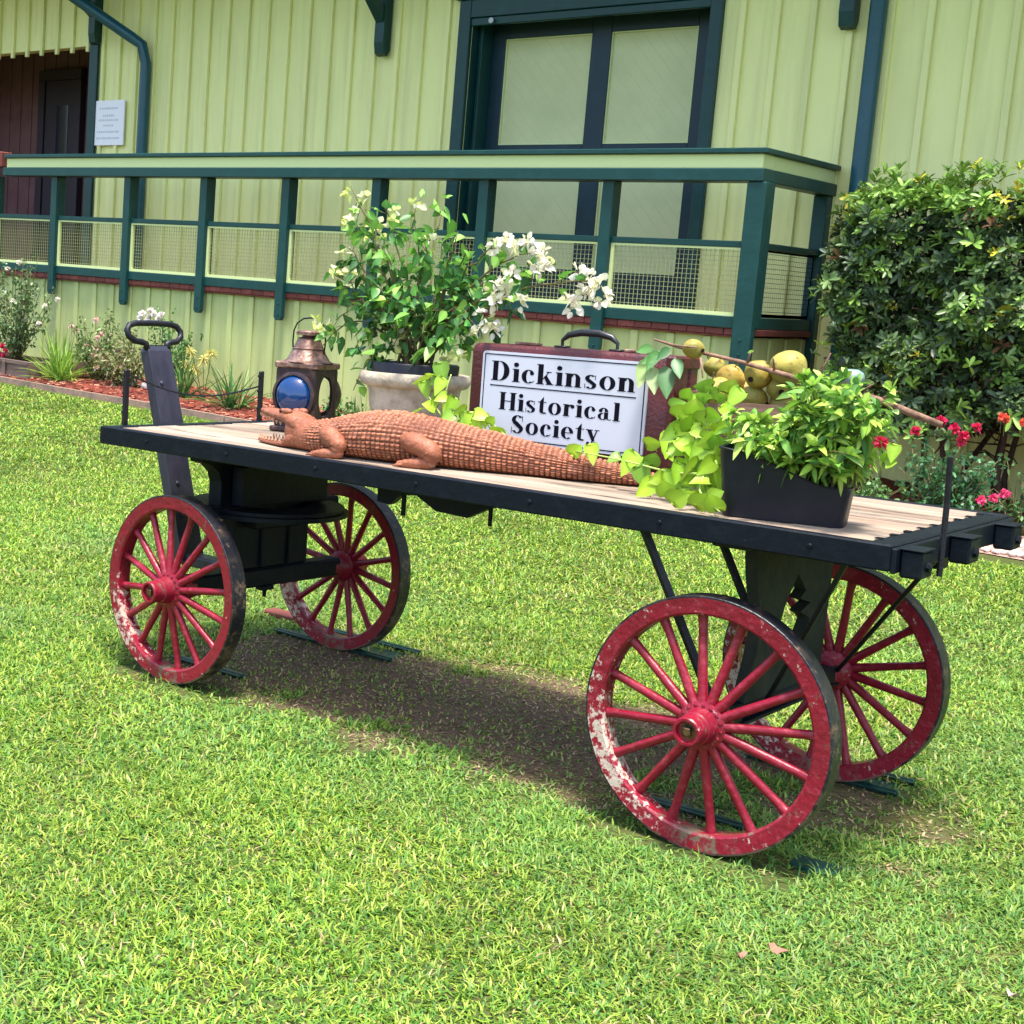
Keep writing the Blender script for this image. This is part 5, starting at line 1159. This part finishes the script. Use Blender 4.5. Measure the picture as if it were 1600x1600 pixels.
# ------------------------------------------------------------------ chartreuse sweet potato vines
def vine(name, lab, base, blobs, runs, size=(.05, .085), extra_y=.06):
    p = thing(name, lab, 'vine', base, cart=True, group='chartreuse vines on the wagon deck'); T = lambda px, py, y: atc(px, py, 1, y)
    st = MB(); Ps = []; Ds = []
    for pts in runs:
        q = np.array([T(*a) for a in pts]); t = np.linspace(0, len(q)-1, 10); c = np.stack([np.interp(t, range(len(q)), q[:, i]) for i in range(3)], 1)
        for _ in range(2): c[1:-1] = (c[:-2]+2*c[1:-1]+c[2:])/4
        c[:, 2] = np.maximum(c[:, 2], DH+.004); st.tube(c, np.linspace(.0035, .0020, 10), 6)
    for (px, py, y) in blobs:
        q = T(px, py, y); q[2] = max(q[2], DH+.015); Ps.append(q); v = norm(w2c(CAM)-q)
        side = rng.normal(size=3); d = side-v*(side@v); d = norm(d)*.9+v*.25+np.array([0, 0, -.15]); Ds.append(d)
        st.tube(curve(q, q-np.array([0, -.03, .03]), 0, 4), .0016, 5)
    st.V = [np.c_[v[:, :2], np.maximum(v[:, 2], DH+.001)] for v in st.V]
    st.build('stems', m_vstem, p, True, off=base); n = len(Ps)
    U = np.array([norm(w2c(CAM)-q) for q in Ps])+rng.normal(size=(n, 3))*.35
    C = pick([(.24, .43, .025), (.34, .54, .035), (.17, .34, .03), (.30, .48, .035)], n, .18); L_ = rng.uniform(*size, n)
    P2 = np.array(Ps); Dn = np.array(Ds); Dn /= np.linalg.norm(Dn, axis=1)[:, None]
    P2 = P2-Dn*(L_*.4)[:, None]; P2[:, 2] = np.maximum(P2[:, 2], DH+.02)
    o = leaves(P2, Dn, U, L_, L_*.95, C, 'leaves', m_leaf, p, off=base, prof=HEART, fold=.28, droop=.30)
    me = o.data; co = np.empty(len(me.vertices)*3, np.float32); me.vertices.foreach_get('co', co); co = co.reshape(-1, 3); co[:, 2] = np.where(co[:, 2] < DH+.003-base[2], DH+.003-base[2]+rng.random(len(co))*.002, co[:, 2]) if base[1] > .2 else co[:, 2]
    me.vertices.foreach_set('co', co.ravel()); me.update()
m_vstem = mat('yellow green vine stem', (.36, .48, .12), .6, .3)
vine('potato_vine', 'small chartreuse heart leaved vine in front of the urn, left of the suitcase', (1.12, .42, DH),
     [(675, 585, .42), (690, 578, .44), (665, 605, .42), (690, 620, .40), (672, 632, .40), (705, 630, .40), (720, 640, .38), (700, 650, .38), (752, 648, .36), (768, 655, .36), (745, 662, .36), (655, 640, .42), (688, 600, .42), (728, 655, .38), (775, 672, .36), (660, 592, .44), (682, 590, .43), (675, 622, .41), (700, 640, .4), (758, 655, .37), (735, 655, .37)],
     [((690, 640, .42), (700, 600, .42), (705, 585, .43)), ((700, 650, .40), (745, 640, .38), (800, 690, .36)), ((690, 650, .42), (670, 620, .42)), ((790, 690, .36), (850, 712, .36), (900, 715, .36))], (.036, .058))
vine('potato_vine', 'large chartreuse heart leaved vine trailing over the deck left of the black planter', (2.15, .22, DH),
     [(1005, 740, .26), (1020, 715, .28), (1030, 745, .22), (985, 720, .30), (960, 715, .34), (1045, 690, .28), (1060, 735, .18), (1040, 760, .16), (1080, 730, .16), (1095, 750, .12), (1075, 770, .10), (1095, 785, .07), (1060, 790, .08), (1115, 800, .05), (1120, 770, .07), (1105, 725, .14), (1085, 700, .2), (1065, 660, .30), (1080, 640, .32), (1100, 655, .26), (1090, 620, .34), (1110, 607, .36), (1125, 618, .34), (1140, 600, .38), (1150, 618, .34), (1075, 650, .32), (1130, 660, .26), (1108, 685, .20), (1125, 700, .18), (1060, 630, .36), (1045, 705, .28), (1020, 690, .34), (925, 705, .36), (900, 700, .36), (1100, 600, .38), (1070, 690, .22), (1010, 760, .2), (1135, 640, .30), (1155, 650, .25)]+[(1090+46*math.cos(i*2.4)*math.sqrt((i+.5)/30), 700+95*math.sin(i*2.4)*math.sqrt((i+.5)/30), .20) for i in range(30)],
     [((1110, 740, .16), (1090, 700, .22), (1080, 640, .32), (1120, 600, .38)), ((1100, 740, .14), (1050, 740, .2), (980, 720, .3), (900, 705, .36)), ((1100, 740, .14), (1090, 770, .1), (1125, 800, .04)), ((1120, 660, .2), (1140, 640, .22), (1170, 650, .22), (1130, 690, .2))], (.036, .064))
vine('potato_vine', 'drooping yellow vine leaf hanging from the right side of the bushy herb above the planter', (2.60, .16, DH+.10), [(1385, 712, .12), (1396, 704, .12), (1391, 722, .12)], [((1340, 690, .16), (1380, 700, .13), (1388, 715, .12))], (.030, .044))
# ------------------------------------------------------------------ hedge and garden plants
def hedge():
    x0, x1, y0, y1 = .04, 2.6, 6.25, 7.05; g0 = .14; base = (1.3, 6.65, g0)
    h = thing('hedge', 'tall dark evergreen hedge with yellow green tips right of the railing', 'hedge', base)
    # woody frame and shaded interior
    m = MB()
    for k in range(15):
        bx = rng.uniform(x0+.55, x1-.1); by = rng.uniform(y0+.25, y1-.25); z = float(gz(bx, by)); tx = bx+rng.normal()*.25
        m.tube(curve((bx, by, z-.01), (tx, by+rng.normal()*.1, 2.1), 0, 8, .03), np.linspace(.022, .007, 8), 7)
        for q in range(6): zz = rng.uniform(.5, 1.9); t = (zz-z)/(2.1-z); p = (bx+(tx-bx)*t, by, zz); m.tube(curve(p, np.array(p)+rdir(1, .4)[0]*rng.uniform(.2, .4), .02, 5, .01), np.linspace(.008, .003, 5), 5)
    m.build('branches', m_bark2, h, True, off=base)
    P = []; D = []; K = []
    def surf(n):
        f = rng.random(n); X = rng.uniform(x0, x1, n); Y = rng.uniform(y0, y1, n); Z = rng.uniform(.62, 2.22, n); N_ = np.zeros((n, 3))
        a = f < .52; Y[a] = y0; N_[a] = (0, -1, .15)
        b = (f >= .52) & (f < .70); Z[b] = 2.21; N_[b] = (0, -.1, 1)
        c = (f >= .70) & (f < .82); X[c] = x0; N_[c] = (-1, 0, .15)
        d = (f >= .82); N_[d] = rdir(d.sum()); Y[d] = rng.uniform(y0+.02, y0+.35, d.sum())
        low = .60+.22*np.sin(X*5+1)+.2*rng.random(n)-.30*np.clip((X-1.0), 0, 1); lowcut = Z > low
        top = .15*(vnoise(X*3.0, Y*3.0, 44)-.35)+.05*np.clip(X-.4, 0, 1)-.22*np.clip(.18-(X-x0), 0, .2)
        Z = np.where(N_[:, 2] > .5, Z+top, Z); lump = (vnoise(X*3.4+Y*3, Z*3.4, 45)-.5)*.42+(vnoise(X*9+Y*7, Z*9, 46)-.5)*.16
        P_ = np.stack([X, Y, Z], 1)-N_*(.05+.12*rng.random((n, 1)))+N_*lump[:, None]
        return P_[lowcut], N_[lowcut], d[lowcut]
    P_, N_, ins = surf(4200)
    LP = []; LD = []; LU = []; LL = []; LC = []
    for p, nn, ii in zip(P_, N_, ins):
        ax = norm(nn+rng.normal(size=3)*.45+np.array([0, 0, .55])); k = rng.integers(5, 10); s = rng.uniform(.042, .088)
        if rng.random() < .07: p = p+ax*rng.uniform(.04, .12)
        fr = frame(ax); tipp = rng.random()
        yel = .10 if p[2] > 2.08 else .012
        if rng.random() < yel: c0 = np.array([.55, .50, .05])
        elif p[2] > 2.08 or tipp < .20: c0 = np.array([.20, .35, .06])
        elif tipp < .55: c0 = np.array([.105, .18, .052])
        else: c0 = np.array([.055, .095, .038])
        if rng.random() < .012: c0 = np.array([.20, .10, .05])
        for j in range(k):
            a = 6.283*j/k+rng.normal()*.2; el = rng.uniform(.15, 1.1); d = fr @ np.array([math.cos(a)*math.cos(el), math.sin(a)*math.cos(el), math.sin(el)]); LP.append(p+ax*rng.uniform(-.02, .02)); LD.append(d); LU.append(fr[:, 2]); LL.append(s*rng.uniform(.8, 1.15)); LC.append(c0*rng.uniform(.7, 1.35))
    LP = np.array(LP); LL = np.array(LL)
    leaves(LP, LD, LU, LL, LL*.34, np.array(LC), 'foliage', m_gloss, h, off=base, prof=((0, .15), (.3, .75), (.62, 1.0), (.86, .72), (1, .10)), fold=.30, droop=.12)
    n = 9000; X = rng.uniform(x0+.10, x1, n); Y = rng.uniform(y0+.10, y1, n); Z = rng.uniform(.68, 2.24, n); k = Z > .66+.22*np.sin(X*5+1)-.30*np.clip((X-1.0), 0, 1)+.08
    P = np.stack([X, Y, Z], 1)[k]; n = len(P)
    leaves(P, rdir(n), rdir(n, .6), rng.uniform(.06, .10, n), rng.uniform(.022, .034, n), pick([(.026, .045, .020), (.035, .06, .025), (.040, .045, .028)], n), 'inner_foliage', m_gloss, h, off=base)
m_bark2 = mat('dark hedge branch', (.05, .032, .026), .85, .2, noise=((.11, .08, .06), 30, .5, .7), bump=.4, bscale=40)
hedge()

def rose(x, y, h, wd, nst, nlv, fl, flc, lab, lc=((.05, .14, .035), (.08, .20, .05), (.12, .26, .06)), seed=0, lsz=(.026, .050), name='rose_bush', cat='rose bush', group=None, zb=None, dp=None, fsz=.030):
    z = float(gz(x, y))+.012 if zb is None else zb; base = np.array([x, y, z]); r = thing(name, lab, cat, base, group=group); dp = dp or wd*.6
    st = MB(); P = []; D = []; tips = []
    for k in range(nst):
        a = rng.uniform(0, 6.28); q = math.sqrt(rng.random()); tip = base+[wd*.5*q*math.cos(a), dp*.5*q*math.sin(a), h*rng.uniform(.45, 1.0)*(1-.35*q*q)]; b0 = base+[rng.normal()*.03, rng.normal()*.03, -.02]
        c = curve(b0, tip, .02, 8, .008); st.tube(c, np.linspace(.006, .002, 8), 5); tips.append(tip)
        for _ in range(nlv//nst):
            t = rng.uniform(.2, 1); i = t*7; j = int(min(i, 6)); p = c[j]+(c[j+1]-c[j])*(i-j); tw = rdir(1, .2)[0]; e = p+tw*rng.uniform(.01, .09)
            for _ in range(3): P.append(e+rng.normal(size=3)*.010); D.append(rdir(1, .1)[0])
    st.build('stems', m_twig, r, True, off=base); n = len(P)
    leaves(P, D, rdir(n, 1.2), rng.uniform(*lsz, n), rng.uniform(lsz[0]*.6, lsz[1]*.62, n), pick(lc, n, .3), 'leaves', m_leaf, r, off=base)
    for f in fl:
        if isinstance(f, (int, float)): c = tips[int(f) % len(tips)]+[0, 0, .015]
        else: c = np.array(f)
        P = []; D = []
        for _ in range(26): v = rdir(1, .35)[0]; P.append(c+v*fsz*.15); D.append(v)
        n = len(P); leaves(P, D, rdir(n, .3), fsz*rng.uniform(.7, 1.1, n), fsz*.85, pick(flc, n, .15), 'blossom', m_petal, r, off=base, fold=.5, droop=.1)
        tw = MB(); tw.tube(curve(c-[0, 0, .10], c, 0, 4, .002), .0018, 5); tw.build('flower_stalk', m_twig, r, off=base)
F5 = lambda px, py, y=5.6: at(px, py, 1, y)
WH = ((.82, .78, .76), (.85, .70, .68), (.80, .74, .60)); PK = ((.80, .52, .46), (.85, .66, .60), (.75, .42, .40)); RD = ((.60, .02, .09), (.72, .04, .15), (.5, .015, .06)); PM = ((.75, .10, .25), (.68, .05, .16))
g = 'flowering shrubs in the bed along the depot'
rose(-8.05, 5.62, 1.25, 1.15, 46, 700, [F5(60, 505), F5(12, 420), F5(20, 470), F5(70, 478), F5(90, 468), F5(40, 500), F5(8, 455), F5(30, 410)], WH, 'tall loose rose bush with pale pink and white blooms at the far left edge', lc=((.10, .17, .06), (.15, .24, .09), (.07, .13, .05)), group=g, zb=TB[0]-.05)
rose(TB[1]-.35, TB[3]+.28, .30, .55, 10, 90, [F5(3, 540, TB[3]+.2), F5(8, 548, TB[3]+.2), F5(-3, 550, TB[3]+.2), F5(5, 555, TB[3]+.2)], RD, 'low red flowered plant in the weathered timber bed at the far left', group=g, zb=TB[0]-.05)
rose(-6.85, 5.75, .80, .85, 30, 420, [F5(112, 510), F5(150, 500), F5(152, 528), F5(158, 522), F5(120, 516)], PK, 'pale pink rose bush behind the spiky grass clump, white bloom on its left', lc=((.13, .20, .07), (.18, .26, .09)), group=g)
rose(-6.35, 5.62, .62, .85, 34, 480, [F5(150, 545), F5(163, 560), F5(150, 575), F5(182, 550), F5(172, 585), F5(145, 555), F5(190, 575), F5(135, 540)], PK, 'bushy shrub covered in faded peach pink blooms right of the spiky grass clump', lc=((.20, .22, .08), (.14, .20, .06), (.30, .27, .14)), group=g)
rose(-5.95, 5.78, .84, .66, 26, 400, [F5(222, 490), F5(232, 496), F5(240, 490), F5(248, 498), F5(228, 503), F5(218, 497), F5(252, 492), F5(236, 485)], ((.85, .74, .70), (.85, .80, .76)), 'rose bush with a crown of white pink blooms seen behind the tongue handle', group=g, fsz=.036)
rose(-3.55, 5.55, .34, .42, 12, 100, [F5(508, 640, 5.55), F5(516, 650, 5.55), F5(505, 652, 5.55), F5(520, 640, 5.55), F5(700, 600, 5.55)], ((.80, .82, .62), (.70, .76, .48)), 'low shrub with greenish white blooms seen between lantern and urn', group=g)
rose(.62, 5.72, .36, .75, 14, 170, [F5(1352, 722, 5.6), F5(1356, 727, 5.6)], PM, 'low pink rose bush on the red mulch behind the right end of the deck', lc=((.07, .17, .05), (.10, .22, .06)), group=g)
rose(1.14, 5.66, .66, .74, 34, 520, [F5(1471, 658), F5(1430, 673), F5(1491, 669), F5(1506, 680), F5(1503, 688), F5(1526, 668)], RD, 'dark leaved rose bush with six crimson blooms behind the right end of the wagon', lc=((.035, .12, .045), (.05, .16, .06), (.08, .20, .07)), group=g, fsz=.034)
rose(1.56, 5.85, .72, .50, 16, 150, [F5(1571, 655, 5.8), F5(1566, 651, 5.8), F5(1600, 660, 5.8)], ((.65, .05, .06), (.75, .14, .08)), 'rose bush with one orange red bloom at the right edge of the picture', lc=((.06, .15, .05), (.10, .22, .07)), group=g)
rose(1.30, 5.30, .20, .36, 8, 50, [F5(1553, 778, 5.3), F5(1570, 771, 5.3), F5(1532, 781, 5.3)], PM, 'tiny low rose with magenta blooms on the mulch beside the gravel', group=g)

def strappy(px, py, y, n, L_, W_, cols, lab, lean=(.2, 1.1), name='grass_clump', cat='plant', spread=.05, stiff=.5, group=None):
    x = at(px, py, 1, y)[0]; z = float(gz(x, y))+.01; base = np.array([x, y, z]); r = thing(name, lab, cat, base, group=group)
    K = 7; V = []; C = []; Q = []
    for i in range(n):
        a = rng.uniform(0, 6.28); le = rng.uniform(*lean); l = L_*rng.uniform(.6, 1.1); w_ = W_*rng.uniform(.7, 1.2); b = base+[rng.normal()*spread, rng.normal()*spread*.6, -.01]
        d = np.array([math.cos(a)*math.sin(le), math.sin(a)*math.sin(le), math.cos(le)]); sd = np.array([-math.sin(a), math.cos(a), 0]); c = np.array(rnd.choice(cols))*rng.uniform(.75, 1.25); n0 = len(V)
        for k in range(K):
            t = k/(K-1); p = b+d*l*t-np.array([0, 0, 1.])*l*stiff*t**2.2*math.sin(le); ww = w_*(1-t)**.6*(.7+.6*t) if t < 1 else .0006; up = np.cross(sd, d)*-ww*.3
            V += [p-sd*ww/2+up, p, p+sd*ww/2+up]; C += [c*(.55+.45*min(1, t*2.5))]*3
            if k: q = n0+3*(k-1); Q += [(q, q+1, q+4, q+3), (q+1, q+2, q+5, q+4)]
    fast('blades', np.array(V)-base, Q, np.array(C), m_leaf, r, smooth=True); return r, base
YG = ((.24, .42, .06), (.32, .52, .08), (.18, .34, .05)); DG = ((.09, .20, .05), (.14, .28, .07), (.06, .15, .045))
strappy(92, 603, 5.42, 170, .58, .018, YG, 'bright green spiky strap leaf clump in the mulch at the left', (.05, 1.25), spread=.06, stiff=.25, group='strap leaved clumps in the bed')
strappy(285, 628, 5.55, 46, .56, .028, DG, 'dark green strap leaf clump right behind the upright tongue', (.05, .95), spread=.04, stiff=.3, group='strap leaved clumps in the bed')
strappy(363, 640, 5.5, 60, .54, .028, DG, 'dark green strap leaf clump between the tongue and the lantern, under the far end post', (.1, 1.15), spread=.05, stiff=.35, group='strap leaved clumps in the bed')
strappy(560, 655, 5.6, 26, .36, .020, DG, 'strap leaf clump seen behind the lantern and urn', (.1, 1.0), group='strap leaved clumps in the bed')
def seedheads():
    c = F5(311, 558); x, y = c[0], 5.6; z = float(gz(x, y)); base = np.array([x+.09, y, z]); r = thing('spider_lily', 'yellow spidery seed heads on tall stalks behind the strap leaf clump', 'flower', base)
    st = MB(); P = []; D = []
    for (px, py) in ((298, 548), (318, 560), (305, 575), (330, 552), (292, 570)):
        t = F5(px, py); st.tube(curve(base, t, .03, 8, .004), .004, 5)
        for _ in range(46): v = rdir(1, .1)[0]; P.append(t); D.append(v)
    st.build('stalks', m_twig, r, True, off=base); n = len(P)
    leaves(P, D, rdir(n), rng.uniform(.05, .095, n), .010, pick([(.62, .56, .16), (.70, .60, .28), (.45, .45, .12)], n), 'florets', m_petal, r, off=base)
seedheads()
bpy.context.view_layer.update()
